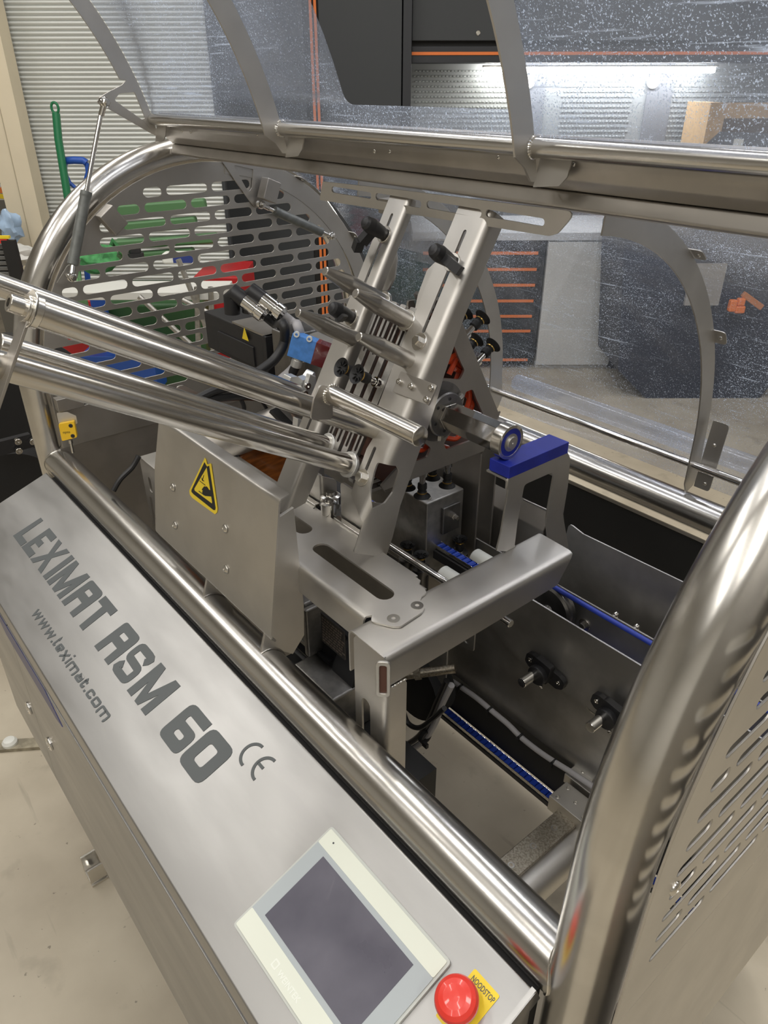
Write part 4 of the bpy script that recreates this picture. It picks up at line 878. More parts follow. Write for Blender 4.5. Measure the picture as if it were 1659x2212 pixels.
# suction cups, two by two on every face
def cup(parent, p, n, stem, name='suction_cup'):
    p = Vector(p); n = Vector(n).normalized(); q = p + n * stem
    mb = MB(); mb.lathe(q, q + n, [(-.010, .0040), (-.010, .0075), (-.002, .0078), (0, .0066), (.0025, .0066), (.004, .0078), (.0055, .0070), (.0065, .0066), (.009, .0098), (.0118, .0136), (.0128, .0140), (.0120, .0128), (.0085, .0085), (.007, .0060), (.0062, .003)], 28)
    o = build(name, mb, RUBBER, parent, ang=50)
    mb = MB(); mb.ring(q + n * .0045, q + n * .0062, .0079, .0066, 24); build('fitting_ring', mb, mat('brass_ring', (.75, .5, .15), .3, 1) if 'brass_ring' not in bpy.data.materials else bpy.data.materials['brass_ring'], o)
    mb = MB(); mb.lathe(p - n * .01, q - n * .0095, [(0, .0058), (stem * .45, .0058), (stem * .45 + .001, .0048), (stem + .0005, .0048)], 18); mb.ring(p + n * .006, p + n * .012, .0075, .0058, 18); build('stem', mb, CHROME, o)
    mb = MB()
    for i in range(8):
        a = pi / 4 * i; e = n.orthogonal().normalized(); f = n.cross(e); d = e * math.cos(a) + f * math.sin(a); s_ = d.cross(n)
        mb.box(q + n * .0100 + d * .0072, (.0052, .0011, .0035), Matrix((d, s_, n)).transposed())
    build('inner_ribs', mb, BLACK, o)
    return o
for k in range(3):
    n, t = rad3(0, k)
    for x in (-.801, -.765):
        for r in (-.004, .052):
            if k == 0 and r > 0.03: continue
            cup(rt, RC + n * .106 + t * (r if k != 1 else r - .008) + Vector((x, 0, 0)), n, .036)
# orange air hoses threaded through the head
def bez(P, n=16):
    P = [Vector(p) for p in P]; out = []
    m_ = len(P)
    for i in range(m_ - 1):
        p0 = P[max(i - 1, 0)]; p1 = P[i]; p2 = P[i + 1]; p3 = P[min(i + 2, m_ - 1)]
        for k in range(n):
            t = k / n; out.append(.5 * ((2 * p1) + (p2 - p0) * t + (2 * p0 - 5 * p1 + 4 * p2 - p3) * t * t + (3 * p1 - p0 - 3 * p2 + p3) * t ** 3))
    out.append(P[-1]); return out
for (x, pts) in ((-.755, [(-.01, .03), (.015, .058), (.05, .072), (.035, .045)]), (-.760, [(0, .075), (.03, .066), (.062, .050), (.05, .02)]), (-.757, [(.05, .05), (.075, .03), (.085, -.005), (.072, -.035)]), (-.763, [(.06, .02), (.082, .0), (.098, -.025), (.07, -.05)]),
                 (-.757, [(.02, -.05), (.04, -.062), (.062, -.068), (.08, -.05)]), (-.765, [(.03, -.04), (.028, -.07), (.05, -.085)]), (-.757, [(-.05, -.05), (-.03, -.06), (-.01, -.066), (.01, -.05)]), (-.76, [(-.06, .0), (-.05, .03), (-.03, .06), (0, .05)])):
    mb = MB(); mb.tube(bez([(x, RC.y + a, RC.z + b) for a, b in pts]), .0042, 10); build('air_hose', mb, HOSE, rt)
for (px, py) in ((962, 955 - 165), ): pass
mb = MB(); c = at(868, 805, x=-.79); mb.tube(bez([at(868, 792, x=-.78), at(872, 805, x=-.78), at(866, 820, x=-.785), at(858, 850, x=-.79), at(850, 875, x=-.79)]), .0045, 10); build('air_hose', mb, HOSE, rt)
# drive end of the rotor: gearbox drum with blue-ringed flange
dr = thing('rotor_drive', 'polished drum gearbox with a blue ring behind the posts', 'gearbox', (-1.0, .715, -.50))
mb = MB(); mb.lathe((-1.06, RC.y, RC.z), (-.87, RC.y, RC.z), [(0, .040), (.006, .048), (.115, .048), (.118, .044), (.120, .044), (.122, .056), (.132, .056), (.134, .050), (.17, .050)], 56); build('drum', mb, SHEET, dr)
mb = MB(); mb.ring((-.925, RC.y, RC.z), (-.916, RC.y, RC.z), .0565, .048, 56); build('seal_ring', mb, BLUEP, dr)
for k in range(6):
    a = math.radians(60 * k + 10); c = Vector((-.917, RC.y + .050 * math.cos(a), RC.z + .050 * math.sin(a))); mb = MB(); hexbolt(mb, c, X3, .009, .006, .007); build('hex_bolt', mb, BOLT, dr)
mb = MB(); mb.bb(-1.12, -1.06, RC.y - .05, RC.y + .05, RC.z - .05, RC.z + .05); build('gear_housing', mb, DARKST, dr, bevel=.004)
q = at(786, 752, x=-1.02); mb = MB(); mb.box(q, (.02, .018, .026)); build('warning_tag', mb, YEL, dr, bevel=.003)
mb = MB(); mb.bb(-1.12, -1.09, RC.y - .03, RC.y + .03, -1.2, RC.z - .04); build('pedestal', mb, DULL, dr, bevel=.002)

# ================================================================ SENSOR AND SERVO MOTOR
pe = thing('photo_sensor', 'sky blue photoelectric sensor with dark red lens on a steel bracket', 'sensor', at(660, 790, x=-1.0))
q = at(655, 750, x=-1.0)
eR = Matrix(((.94, .30, -.16), (-.32, .94, -.08), (.127, .126, .98))).transposed()
ex_, ey_, ez_ = (Vector((eR[0][i], eR[1][i], eR[2][i])) for i in range(3))
ex_ = (UV_ * .93 + Vector((0, 0, -.30)) - NV * .15).normalized(); ez_ = (Z3 - ex_ * ex_.z).normalized(); ey_ = ez_.cross(ex_); eR = Matrix((ex_, ey_, ez_)).transposed()
mb = MB(); mb.box(q, (.042, .020, .040), eR); build('housing', mb, BLUES, pe, bevel=.001)
mb = MB(); mb.box(q + ex_ * .033, (.024, .021, .039), eR); build('lens', mb, RLENS, pe, bevel=.001)
mb = MB(); mb.box(q + ex_ * .0235, (.006, .0205, .0395), eR); build('red_band', mb, mat('dull_red_plastic', (.18, .03, .03), .4), pe, bevel=.0005)
for d_ in (-.014, .008):
    mb = MB(); c = q + ex_ * d_ + ez_ * .021 - ey_ * .008; mb.ring(c, c + ey_ * -.004, .0048, .0026, 16); build('mounting_ring', mb, WHITE, pe)
c = q - ez_ * .020 - ex_ * .004; mb = MB(); mb.lathe(c, c - ez_ * .01, [(0, .0085), (.004, .0085), (.004, .0095), (.016, .0095), (.017, .008)], 20); build('connector_nut', mb, ALUW, pe)
mb = MB(); mb.tube(bez([c - ez_ * .016, c - ez_ * .045 - ex_ * .006, c - ez_ * .07 - ex_ * .016, c - ez_ * .11 - ex_ * .05 + ey_ * .03, c - ez_ * .2 + ey_ * .1]), [.0078] * 18 + [.0032] * 47, 12); build('cable', mb, CABLE, pe)
mb = MB(); br_ = [tuple(at(*p, x=-1.02).yz) for p in ((652, 785), (720, 760), (745, 752), (725, 800), (690, 880), (640, 900), (590, 870), (595, 830))]; hl = [tuple(at(*p, x=-1.02).yz) for p in ((668, 812), (672, 795), (690, 790), (692, 830), (640, 828))]
mb.xprism([rounded(br_, .004), rounded(hl, .004)], -1.023, -1.02); build('bracket', mb, DULL, pe, bevel=.0005)
wb = thing('aluminium_clamp', 'white anodised clamp block with a round bore beside the rods', 'clamp', at(680, 880, x=-.96))
mb = MB(); L_ = [tuple(at(*p, x=-.95).yz) for p in ((618, 832), (625, 813), (640, 812), (650, 820), (665, 815), (676, 800), (680, 830), (672, 870), (655, 862), (640, 850))]; hb = [tuple(at(*p, x=-.95).yz) for p in ((634, 838), (638, 830), (648, 830), (653, 842), (650, 855), (641, 850))]
mb.xprism([rounded(L_, .002), rounded(hb, .004)], -.965, -.945); build('block', mb, ALUW, wb, bevel=.0008, segs=1)
mb = MB(); L_ = [tuple(at(*p, x=-.935).yz) for p in ((668, 808), (680, 812), (668, 872), (652, 866))]; mb.xprism([L_], -.942, -.932); build('jaw', mb, ALUW, wb, bevel=.0008)
for p in ((663, 833), (657, 850)): mb = MB(); c = at(*p, x=-.931); mb.ring(c, c + X3 * .004, .0052, .0024, 18); build('cap_screw', mb, BOLT, wb)
mb = MB(); L_ = [tuple(at(*p, x=-.945).yz) for p in ((644, 905), (664, 912), (648, 960), (658, 975), (650, 990), (630, 985), (640, 950))]; mb.xprism([L_], -.960, -.945); build('lower_jaw', mb, ALUW, wb, bevel=.0008)

sv = thing('servo_motor', 'black servo motor with two chrome cable connectors in front of the slotted guard', 'motor', at(560, 780, x=-1.3))
A_ = at(518, 700, x=-1.32); mq = at(560, 745, x=-1.28)
mb = MB(); mb.bb(-1.42, -1.18, mq.y - .045, mq.y + .045, mq.z - .03, mq.z + .048); build('motor_body', mb, BLACKP, sv, bevel=.004)
mb = MB(); mb.bb(-1.18, -1.168, mq.y - .050, mq.y + .050, mq.z - .036, mq.z + .052); mb.bb(-1.36, -1.22, mq.y - .049, mq.y + .0, mq.z - .02, mq.z + .020); build('front_flange', mb, BLACKP, sv, bevel=.002)
mb = MB(); mb.bb(-1.168, -1.05, mq.y - .036, mq.y + .036, mq.z - .022, mq.z + .036); build('gear_head', mb, DARKST, sv, bevel=.003)
mb = MB(); mb.bb(-1.30, -1.17, mq.y - .045, mq.y + .046, mq.z + .048, mq.z + .052); build('nameplate', mb, DULL, sv)
q = at(529, 722, y=mq.y - .0495); mb = MB(); mb.prism([[(-.012, -.011), (.012, -.011), (0, .013)]], (q.x, mq.y - .0492, q.z), X3, Z3, -Y3, .0006); build('warning_tag', mb, YEL, sv)
for i, (p, r_) in enumerate((((536, 655), 0), ((575, 652), 1))):
    c = at(*p, x=-1.22 + .02 * i); d = (at(p[0] + 34, p[1] + 24, x=-1.20 + .02 * i) - c); d = (d.normalized() * .8 - Z3 * .1 + X3 * .25).normalized()
    b0 = c - d * .030; mb = MB(); mb.tube([b0 - Z3 * .045 - d * .012, b0 - Z3 * .012 - d * .010, b0 - d * .002, b0 + d * .022], .0150, 18); build('angle_plug', mb, BLACKP, sv)
    mb = MB(); mb.lathe(c - d * .012, c + d, [(0, .0125), (.001, .0142), (.030, .0142), (.031, .0130), (.034, .0130), (.035, .0155), (.048, .0155), (.052, .0120), (.054, .010)], 28); build('connector', mb, CHROME, sv)
    e = c + d * .038; dn_ = [(45, 40), (62, 95), (48, 150), (5, 190)] if i == 0 else [(40, 45), (52, 110), (30, 165), (-15, 215)]
    pts = [e, e + d * .03] + [at(*q_, x=-1.035 + .012 * i) for q_ in (((612, 700), (614, 738), (594, 775), (560, 802), (520, 828)), ((642, 703), (652, 742), (640, 786), (612, 816), (575, 842)))[i]]
    mb = MB(); mb.tube(bez(pts), .0082, 14); build('cable', mb, CABLEG if i else CABLE, sv)
mb = MB(); mb.bb(-1.19, -1.15, mq.y - .045, mq.y + .045, -1.25, mq.z - .03); build('motor_stand', mb, DULL, sv, bevel=.002)
# ================================================================ LOWER MACHINE: conveyor, chain, belt, guides
cv = thing('conveyor', 'dark steel chain conveyor under the rotor with blue-lined chain, side plates, pulley and black clamps', 'conveyor', (-.8, .83, -1.15))
cvm = mat('conveyor_steel', (.58, .57, .55), .5, 1, var=.2, scale=14, rvar=.06)
zT_ = -.735
# near side plate with folded end, lower plate with grey cable, black lower skirt
yn = .807
pts = [(at(*p, y=yn).x, at(*p, y=yn).z) for p in ((1064, 1378), (1069, 1302), (1126, 1283))]
mb = MB(); lowr = at(1300, 1500, y=yn)
mb.prism([rounded([(-.665, -.735), (-.18, -.735), (-.18, -.875), (-.60, -.875), (-.685, -.845), (-.685, -.765)], [.004, 0, 0, .01, .008, .012])], (0, yn, 0), X3, Z3, Y3, .003); build('side_plate', mb, cvm, cv, bevel=.0006, segs=1)
mb = MB(); mb.prism([rounded([(-.80, -.775), (-.18, -.775), (-.18, -1.035), (-.80, -1.03)], .004), circ(-.372, -.905, .028, 28)], (0, yn + .012, 0), X3, Z3, Y3, .003); build('lower_plate', mb, cvm, cv, bevel=.0006, segs=1)
mb = MB(); mb.bb(-1.4, -.18, yn - .001, yn + .003, -1.108, -1.037); build('skirt', mb, BLACK, cv)
mb = MB(); mb.bb(-.68, -.18, yn + .055, yn + .058, -.90, zT_ - .004); build('inner_plate', mb, cvm, cv, bevel=.0005)
mb = MB(); mb.bb(-1.45, -.18, yn + .0655, yn + .0685, -.86, zT_); build('rear_side_plate', mb, cvm, cv, bevel=.0006)
q = at(1262, 1350, y=yn + .054); mb = MB(); hexbolt(mb, q + Y3 * .001, -Y3, .011, .007, .011); build('hex_bolt', mb, BOLT, cv)
# pulley and blue round belt
pc = at(1192, 1312, y=yn + .035); mb = MB(); mb.lathe(pc - Y3 * .012, pc + Y3, [(0, .012), (0, .040), (.003, .044), (.006, .040), (.009, .038), (.012, .038), (.016, .040), (.019, .044), (.022, .040), (.022, .012)], 48); mb.lathe(pc - Y3 * .016, pc, [(0, .010), (.006, .012), (.006, .020)], 32); build('pulley', mb, DARKST, cv)
yb_ = pc.y
bp_s = [pc + Vector((.10 * 1.0, 0, .0405)) + X3 * i * .12 for i in range(4)][::-1] + [pc + Vector((.041 * math.sin(a), 0, .041 * math.cos(a))) for a in [0 - i * pi / 18 for i in range(19)]] + [pc + Vector((.10, 0, -.0405)) + X3 * i * .12 for i in range(4)]
mb = MB(); mb.tube(bp_s, .0042, 12); build('round_belt', mb, BELT, cv)
q = at(1360, 1375, y=yn + .058 + .003)
for p in ((1334, 1325), (1379, 1351)):
    q = at(*p, y=yn + .080); mb = MB(); mb.lathe(q, q + Vector((-.2, -.8, -.55)), [(0, .0045), (.004, .0055), (.007, .0045), (.010, .0058), (.013, .0046), (.017, .0056), (.020, .003)], 16); build('hose_barb', mb, BOLT, cv)
# black shaft clamps on the near plate
for p in ((1182, 1444), (1330, 1536)):
    c = at(*p, y=yn - .002); t = MB()
    an = math.radians(-8); d = X3 * math.cos(an) + Z3 * math.sin(an); w_ = d.cross(Y3)
    t.prism([rounded([(-.040, -.010), (-.030, -.016), (.030, -.016), (.042, -.008), (.042, .008), (.030, .013), (-.030, .013), (-.040, .008)], .007)], c, d, w_, -Y3, .009)
    o = build('shaft_clamp', t, BLACKP, cv, bevel=.001)
    mb = MB(); mb.lathe(c - Y3 * .008 , c - Y3 * .030, [(0, .0185), (.004, .0175), (.020, .0175), (.022, .0165)], 32); mb.prism([rounded([(-.0175, -.013), (.0175, -.013), (.0175, .026), (-.0175, .026)], .006)], c - Y3 * .008, d, w_, -Y3, .012); build('clamp_hub', mb, BLACKP, o, bevel=.001)
    for s_ in (-.030, .031):
        m_ = MB(); e = c + d * s_ - Y3 * .009; capscrew(m_, e, -Y3, .0042, .002); build('cap_screw', m_, BOLT, o)
    m_ = MB(); e = c - Y3 * .020 - d * .004; m_.ccyl(e + Y3 * .04, e - Y3 * .040, .0085, .0006, 24); build('shaft_stub', m_, CHROME, o)
    m_ = MB(); e = c + d * .012 + w_ * -.02 - Y3 * .022; capscrew(m_, e, (-.4, -.8, .3), .0035, .003); build('cap_screw', m_, BOLT, o)
# retaining ring window next to the second clamp
c = at(1287, 1513, y=yn + .011); mb = MB(); mb.ring(c, c - Y3 * .002, .029, .0265, 40); build('ring', mb, BOLT, cv)
# grey cable with black ties along the lower plate
cps = [at(*p, y=yn - .008) for p in ((975, 1470), (1000, 1487), (1030, 1508), (1062, 1535), (1098, 1565), (1125, 1592), (1160, 1620), (1195, 1644), (1240, 1672), (1300, 1712))]
mb = MB(); mb.tube(bez(cps, 6), .0052, 12); gc = build('grey_cable', mb, CABLEG, cv)
for p in ((995, 1483), (1058, 1532), (1124, 1590), (1196, 1645)):
    c = at(*p, y=yn - .008); mb = MB(); mb.ring(c - X3 * .002 - Z3 * -.0008, c + X3 * .002 - Z3 * .0008, .0068, .005, 16); mb.box(c - Y3 * .007 - Z3 * .004, (.006, .004, .007)); build('cable_tie', mb, BLACK, gc)
# chain: links with side plates and blue inserts, upper run and sagging lower run
def chain(x0, x1, y, z, pitch=.0127, name='chain_link'):
    n = int((x1 - x0) / pitch); proto = None
    for i in range(n):
        x = x0 + i * pitch
        if proto is None:
            mb = MB()
            for sy in (-.0075, .0075):
                mb.prism([rounded([(-.0068, -.0045), (-.002, -.0035), (.002, -.0035), (.0068, -.0045), (.0068, .0045), (.002, .0035), (-.002, .0035), (-.0068, .0045)], .003, 2)], (x, y + sy - .0005, z), X3, Z3, Y3, .001)
            proto = build(name, mb, BOLT, cv); mb = MB(); mb.cyl((x, y - .0072, z), (x, y + .0072, z), .0042, 10); mb.box((x + .005, y, z + .0012), (.0062, .0125, .0045)); pb = build('blue_insert', mb, BLUEC, proto)
        else:
            c = proto.copy(); C.objects.link(c); c.location = Vector(proto.location) + X3 * (i * pitch); d = pb.copy(); C.objects.link(d); d.parent = c
chain(-1.00, -.655, .789, -.722)
chain(-1.02, -.18, .799, -1.118)
mb = MB(); mb.bb(-1.4, -.655, .776, .802, -.745, -.7275); build('chain_guide', mb, BLACKP, cv, bevel=.001)
mb = MB(); mb.bb(-1.4, -.18, .790, .808, -1.135, -1.125); build('chain_guide', mb, BLACKP, cv, bevel=.001)
# product guide rod
mb = MB(); mb.ccyl((-1.25, .7205, -.722), (-.565, .7205, -.722), .0068, .0008, 20); build('guide_rod', mb, CHROME, cv)
# white rollers
for p, q_ in (((955, 1232), .735), ((1025, 1195), .820)):
    c = at(*p, y=q_); mb = MB(); mb.ccyl(c - Z3 * .006, c + X3 * .07 - Z3 * .006, .0155, .003, 28); build('white_roller', mb, WHITE, cv, ang=60)
# upward suction cups on carrier blocks
for (x, y) in ((-.836, .745), (-.797, .743), (-.829, .830), (-.790, .832)):
    c = Vector((x, y, -.745)); mb = MB(); mb.lathe(c - Z3 * .05, c, [(0, .012), (.034, .012), (.036, .0165), (.046, .0165), (.047, .012)], 24); o = build('cup_carrier', mb, DARKST, cv)
    cup(cv, c - Z3 * .012, Z3, .024)
# round plate with concentric rings (left of the chain) and block with top plate behind
c = at(865, 1110, y=.862); mb = MB(); mb.ring(c, c - Y3 * .004, .045, .040, 44); mb.ring(c, c - Y3 * .003, .034, .030, 44); mb.lathe(c, c - Y3, [(0, .029), (.001, .029)], 40); build('bearing_flange', mb, DARKST, cv)
vb = thing('vacuum_valve', 'grey cast metal block under the rotor with small fittings', 'valve block', (-.9, .95, -.80))
q = at(990, 1060, z=-.625); mb = MB(); mb.bb(q.x - .11, q.x, q.y - .075, q.y + .015, -.78, -.625); build('valve_body', mb, ALU, vb, bevel=.003)
mb = MB(); mb.bb(q.x - .001, q.x + .006, q.y - .04, q.y + .002, -.70, -.645); build('side_cover', mb, DARKST, vb, bevel=.002)
for (dx, dy) in ((-.012, -.06), (-.075, -.06)): mb = MB(); capscrew(mb, (q.x + dx, q.y + dy, -.625), Z3, .0045, .004); build('cap_screw', mb, BOLT, vb)
mb = MB(); c = Vector((q.x + .006, q.y - .02, -.665)); mb.lathe(c, c + X3, [(0, .0065), (.008, .0065), (.008, .005), (.016, .004)], 6); build('fitting', mb, BOLT, vb)
mb = MB(); mb.bb(q.x - .10, q.x + .02, q.y + .03, q.y + .034, -1.0, -.54); mb.bb(q.x - .02, q.x + .03, q.y + .06, q.y + .064, -1.0, -.5); build('backing_plate', mb, DULL, vb, bevel=.0006)
# rear gutter: folded guide sheets under the rear beam
gt = thing('rear_gutter', 'long folded steel guide sheet between the conveyor and the rear beam', 'guide sheet', (-.6, .93, -.95))
def gy(px, py, y): q = at(px, py, y=y); return q
a = at(1020, 1029, y=.925); b = at(1000, 1056, y=.925 - .018)
x0g = a.x; yA, zA = .925, -.925 * math.tan(math.radians(35)); yB2 = .910; zB2 = -yB2 * math.tan(math.radians(36.6))
bent('gutter_sheet', [rounded([(0, .008), (0, .19), (.30, .20), (.30, 0), (.035, 0)], [.003, 0, 0, 0, 0])], [(yA + .004, zA + .003), (yB2, zB2), (yB2, zB2 - .075), (yB2 - .02, -.90)], .006, (x0g, 0, 0), Y3, Z3, X3, .0025, DULL, gt, side=1)
a = at(1130, 1078, y=.925); mb = MB(); mb.prism([rounded([(a.x, a.z), (at(1205, 1112, y=.925).x, at(1205, 1112, y=.925).z), (at(1215, 1128, y=.925).x, at(1215, 1128, y=.925).z), (a.x, a.z - .03)], [0, .003, .003, 0])], (0, .925, 0), X3, Z3, Y3, .0025)
build('gutter_lip', mb, SHEET, gt)
ea = at(1229, 1131, y=.915); mb = MB(); mb.prism([rounded([(ea.x - .006, -.70), (ea.x, ea.z + .001), (ea.x + .03, -.6475), (-.18, -.641), (-.18, -.80), (ea.x + .03, -.80), (ea.x - .004, -.78)], [.012, .008, .01, 0, 0, .02, .012])], (0, .915, 0), X3, Z3, Y3, .0025)
build('end_sheet', mb, cvm, gt, bevel=.0005)
# panel below the rear beam: black for the dark interior, lengthened to block light
mb = MB(); mb.bb(-1.58, -.19, 1.245, 1.249, -1.65, -.768); o = build('rear_panel', mb, BLACK, fr)
mb = MB(); mb.bb(-1.58, -.19, 1.242, 1.245, -.772, -.765); build('panel_trim', mb, SHEET, fr)
# linear rail across the bed, on a round cross tube, with carriage blocks
lr = thing('linear_rail', 'worn linear rail with countersunk screws on a cross tube near the right arch', 'linear rail', (-.42, .75, -1.09))
rx0, rx1 = -.439, -.384; zR = -1.05
mb = MB(); mb.bb(-.442, -.404, .42, 1.20, zR - .022, zR); build('rail', mb, WEAR, lr, bevel=.0012)
for i in range(10):
    c = Vector((-.423, .50 + .052 * i, zR + .0003)); mb = MB(); mb.lathe(c, c + Z3, [(0, .0058), (.0004, .0056), (.0004, .0032), (-.001, .003)], 18, caps=False); mb.lathe(c - Z3 * .0008, c, [(0, .003), (.0002, .001)], 6); build('rail_screw', mb, BOLT, lr)
mb = MB(); mb.cyl((-.395, .41, zR - .035), (-.395, 1.26, zR - .035), .029, 36); build('cross_tube', mb, SHEET, lr)
a = at(1228, 1703, z=zR + .016)
for (y0, y1, x0_, x1_, zz_, nm) in ((.740, .786, -.462, -.388, .016, 'carriage'), (.792, .93, -.472, -.350, .022, 'carriage_plate')):
    mb = MB(); mb.bb(x0_, x1_, y0, y1, zR + .001 - (.018 if nm == 'carriage' else 0), zR + zz_); o = build(nm, mb, ALU if 0 else SHEET, lr, bevel=.001)
    for (fx, fy) in ((.15, .2), (.85, .2), (.15, .8), (.85, .8), (.5, .5)):
        m_ = MB(); capscrew(m_, (x0_ + (x1_ - x0_) * fx, y0 + (y1 - y0) * fy, zR + zz_), Z3, .0036, .0008, 14); build('cap_screw', m_, BOLT, o)
mb = MB(); mb.prism([rounded([(.81, zR + .022), (.95, zR + .022), (.95, zR + .13), (.87, zR + .13)], .003)], (-.43, 0, 0), Y3, Z3, X3, .003); build('gusset', mb, SHEET, lr, bevel=.0005)

# ================================================================ MOTORS AND CABLES UNDER THE TABLE
gm = thing('gear_motor', 'black finned motor with cast aluminium gear flange hanging under the table', 'motor', (-.85, .55, -1.0))
c = at(715, 1370, y=.62); ax_ = Vector((.93, .1, -.1)).normalized()
mb = MB(); mb.cyl(c - Vector((.10, 0, 0)), c + Vector((.09, 0, 0)), .062, 40); 
for i in range(16): a = pi * 2 * i / 16; d = Vector((0, math.cos(a), math.sin(a))); mb.box(c + d * .066, (.17, .003, .012), Matrix((X3, d.cross(X3), d)).transposed())
build('motor_body', mb, BLACKP, gm)
mb = MB(); mb.cyl(c + Vector((.09, 0, 0)), c + Vector((.15, 0, 0)), .064, 40); build('fan_cover', mb, RUBBER, gm, bevel=.004)
q = at(655, 1320, y=.56); mb = MB(); mb.bb(q.x - .06, q.x + .035, q.y - .02, q.y + .05, q.z - .055, q.z + .045); mb.bb(q.x + .035, q.x + .048, q.y - .025, q.y + .055, q.z - .065, q.z + .040); build('gear_flange', mb, ALU, gm, bevel=.004)
for dz in (-.03, .012): mb = MB(); mb.ring(Vector((q.x + .025, q.y - .0205, q.z + dz)), Vector((q.x + .025, q.y - .022, q.z + dz)), .014, .012, 28); build('cast_ring', mb, ALU, gm)
mb = MB(); nq = at(725, 1375, y=c.y - .066); mb.bb(nq.x - .035, nq.x + .03, c.y - .0705, c.y - .0675, nq.z - .03, nq.z + .032); o = build('nameplate', mb, mat('dark_nameplate', (.03, .028, .028), .35), gm)
for i in range(9):
    z = nq.z + .026 - i * .006; k = 0; mb = MB(); x = nq.x - .032
    while x < nq.x + .024: w_ = random.uniform(.003, .010); mb.bb(x, x + w_, c.y - .0708, c.y - .0704, z - .0032, z); x += w_ + .0022
    build('printed_line', mb, mat('pale_print', (.30, .24, .20), .5) if 'pale_print' not in bpy.data.materials else bpy.data.materials['pale_print'], gm)
gm2 = thing('gear_motor', 'rough grey cast gearbox low behind the front beam, left of the leg', 'gearbox', (-.7, .5, -1.1))
q = at(735, 1455, z=-.90); mb = MB(); mb.bb(q.x - .075, q.x + .045, q.y - .05, q.y + .05, -1.0, -.90); build('gear_case', mb, ALU, gm2, bevel=.005)
mb = MB(); mb.cyl((q.x - .10, q.y - .03, -.975), (q.x + .01, q.y - .055, -.975), .034, 32); build('motor_can', mb, RUBBER, gm2, bevel=.003)
mb = MB(); mb.cyl((q.x + .02, q.y - .05, -.945), (q.x + .06, q.y - .06, -.945), .014, 20); build('cable_gland', mb, SHEET, gm2)
mb = MB(); mb.bb(q.x - .2, q.x + .2, q.y - .03, q.y + .05, -1.30, -1.0); build('bracket', mb, BLACK, gm2)
# second gear with shaft to the right of the leg
gd = thing('drive_unit', 'dark drive unit with a short shaft, right of the table leg', 'drive unit', (-.6, .68, -1.0))
q = at(935, 1400, y=.70); mb = MB(); mb.prism([rounded([(q.x - .05, -.76), (q.x + .035, -.76), (q.x + .035, -.93), (q.x - .01, -.90), (q.x - .05, -.84)], .004), slot(q.x - .022, -.82, .06, .007, pi / 2)], (0, .70, 0), X3, Z3, Y3, .003); build('hanger_plate', mb, cvm, gd, bevel=.0005)
q2 = at(998, 1360, y=.74); mb = MB(); mb.prism([rounded([(q2.x - .03, -.79), (q2.x + .03, -.79), (q2.x + .03, q2.z - .03), (q2.x - .03, q2.z - .045)], .006), circ(q2.x + .012, q2.z - .018, .005, 16)], (0, .74, 0), X3, Z3, Y3, .003); build('hanger_plate', mb, cvm, gd, bevel=.0005)
q = at(895, 1455, y=.66); mb = MB(); mb.cyl(q - Vector((.02, .02, .008)), q + Vector((.05, .05, .018)), .0085, 20); mb.cyl(q + Vector((.0, .0, .0)), q + Vector((.008, .008, .003)), .012, 6); build('shaft', mb, WEAR, gd)
q = at(915, 1530, y=.72); mb = MB(); mb.cyl(q + Vector((-.04, 0, .03)), q + Vector((-.04, .05, .03)), .075, 36); build('drive_disc', mb, BLACK, gd, bevel=.003)
# cable bundle right of the leg
for (nm, lab, m_, r, pts, dep) in (
    ('cable', 'black looped cable right of the table leg', CABLE, .0048, ((868, 1520), (880, 1560), (905, 1572), (935, 1552), (960, 1530)), .66),
    ('cable', 'thick grey and black cable bundle bending down behind the front beam', CABLEG, .0062, ((975, 1480), (955, 1520), (940, 1560), (915, 1600), (880, 1625), (845, 1660), (800, 1700)), .70),
    ('cable', 'black cable running beside the grey one down behind the front beam', CABLE, .0058, ((965, 1470), (945, 1515), (928, 1555), (905, 1590), (870, 1614), (830, 1640), (790, 1690)), .695)):
    mb = MB(); mb.tube(bez([at(*p, y=dep) for p in pts], 8), r, 10); o = tag(build(nm, mb, m_), lab, 'cable')
mb = MB(); c = at(918, 1592, y=.690); mb.ring(c - X3 * .004, c + X3 * .004, .014, .011, 18); mb.box(c + Vector((.012, -.01, -.004)), (.012, .006, .01)); tag(build('cable_tie', mb, BLACK), 'black cable tie round the cable bundle under the machine', 'cable tie')

# ================================================================ LEFT INTERIOR: amber reels, pulleys, table edge, cables
mb = MB(); a = at(350, 1000, x=-1.25); 
lb_ = thing('left_bracket', 'folded steel upright with a slot, left of the warning shield', 'bracket', at(320, 1150, x=-1.1))
q = at(300, 985, y=.47); q2 = at(335, 1140, y=.47)
bent('upright', [rounded([(0, -.75), (0, 0), (.052, -.002), (.052, -.75)], [0, .005, 0, 0]), slot(.030, -.022, .024, .010, pi / 2), slot(.018, -.12, .13, .012, pi / 2)], [(q.x, .47), (q.x + .07, .47)] + [], .004, (0, 0, q.z), X3, Y3, Z3, .003, SHEET, lb_, side=-1) if False else None
mb = MB(); x0_ = q.x; mb.prism([rounded([(x0_, -.9), (x0_, q.z), (x0_ + .075, q.z - .003), (x0_ + .085, -.9)], [0, .006, 0, 0]), slot(x0_ + .034, q.z - .052, .034, .013, pi / 2), slot(x0_ + .022, q.z - .15, .13, .011, pi / 2)], (0, .47, 0), X3, Z3, Y3, .003); build('upright', mb, SHEET, lb_, bevel=.001)
mb = MB(); mb.bb(x0_, x0_ + .075, .47, .56, q.z - .006, q.z - .001); build('top_flange', mb, SHEET, lb_, bevel=.0015)
am = thing('amber_roller', 'broad amber brown plastic drum behind the warning shield', 'drum', at(535, 985, x=-1.15))
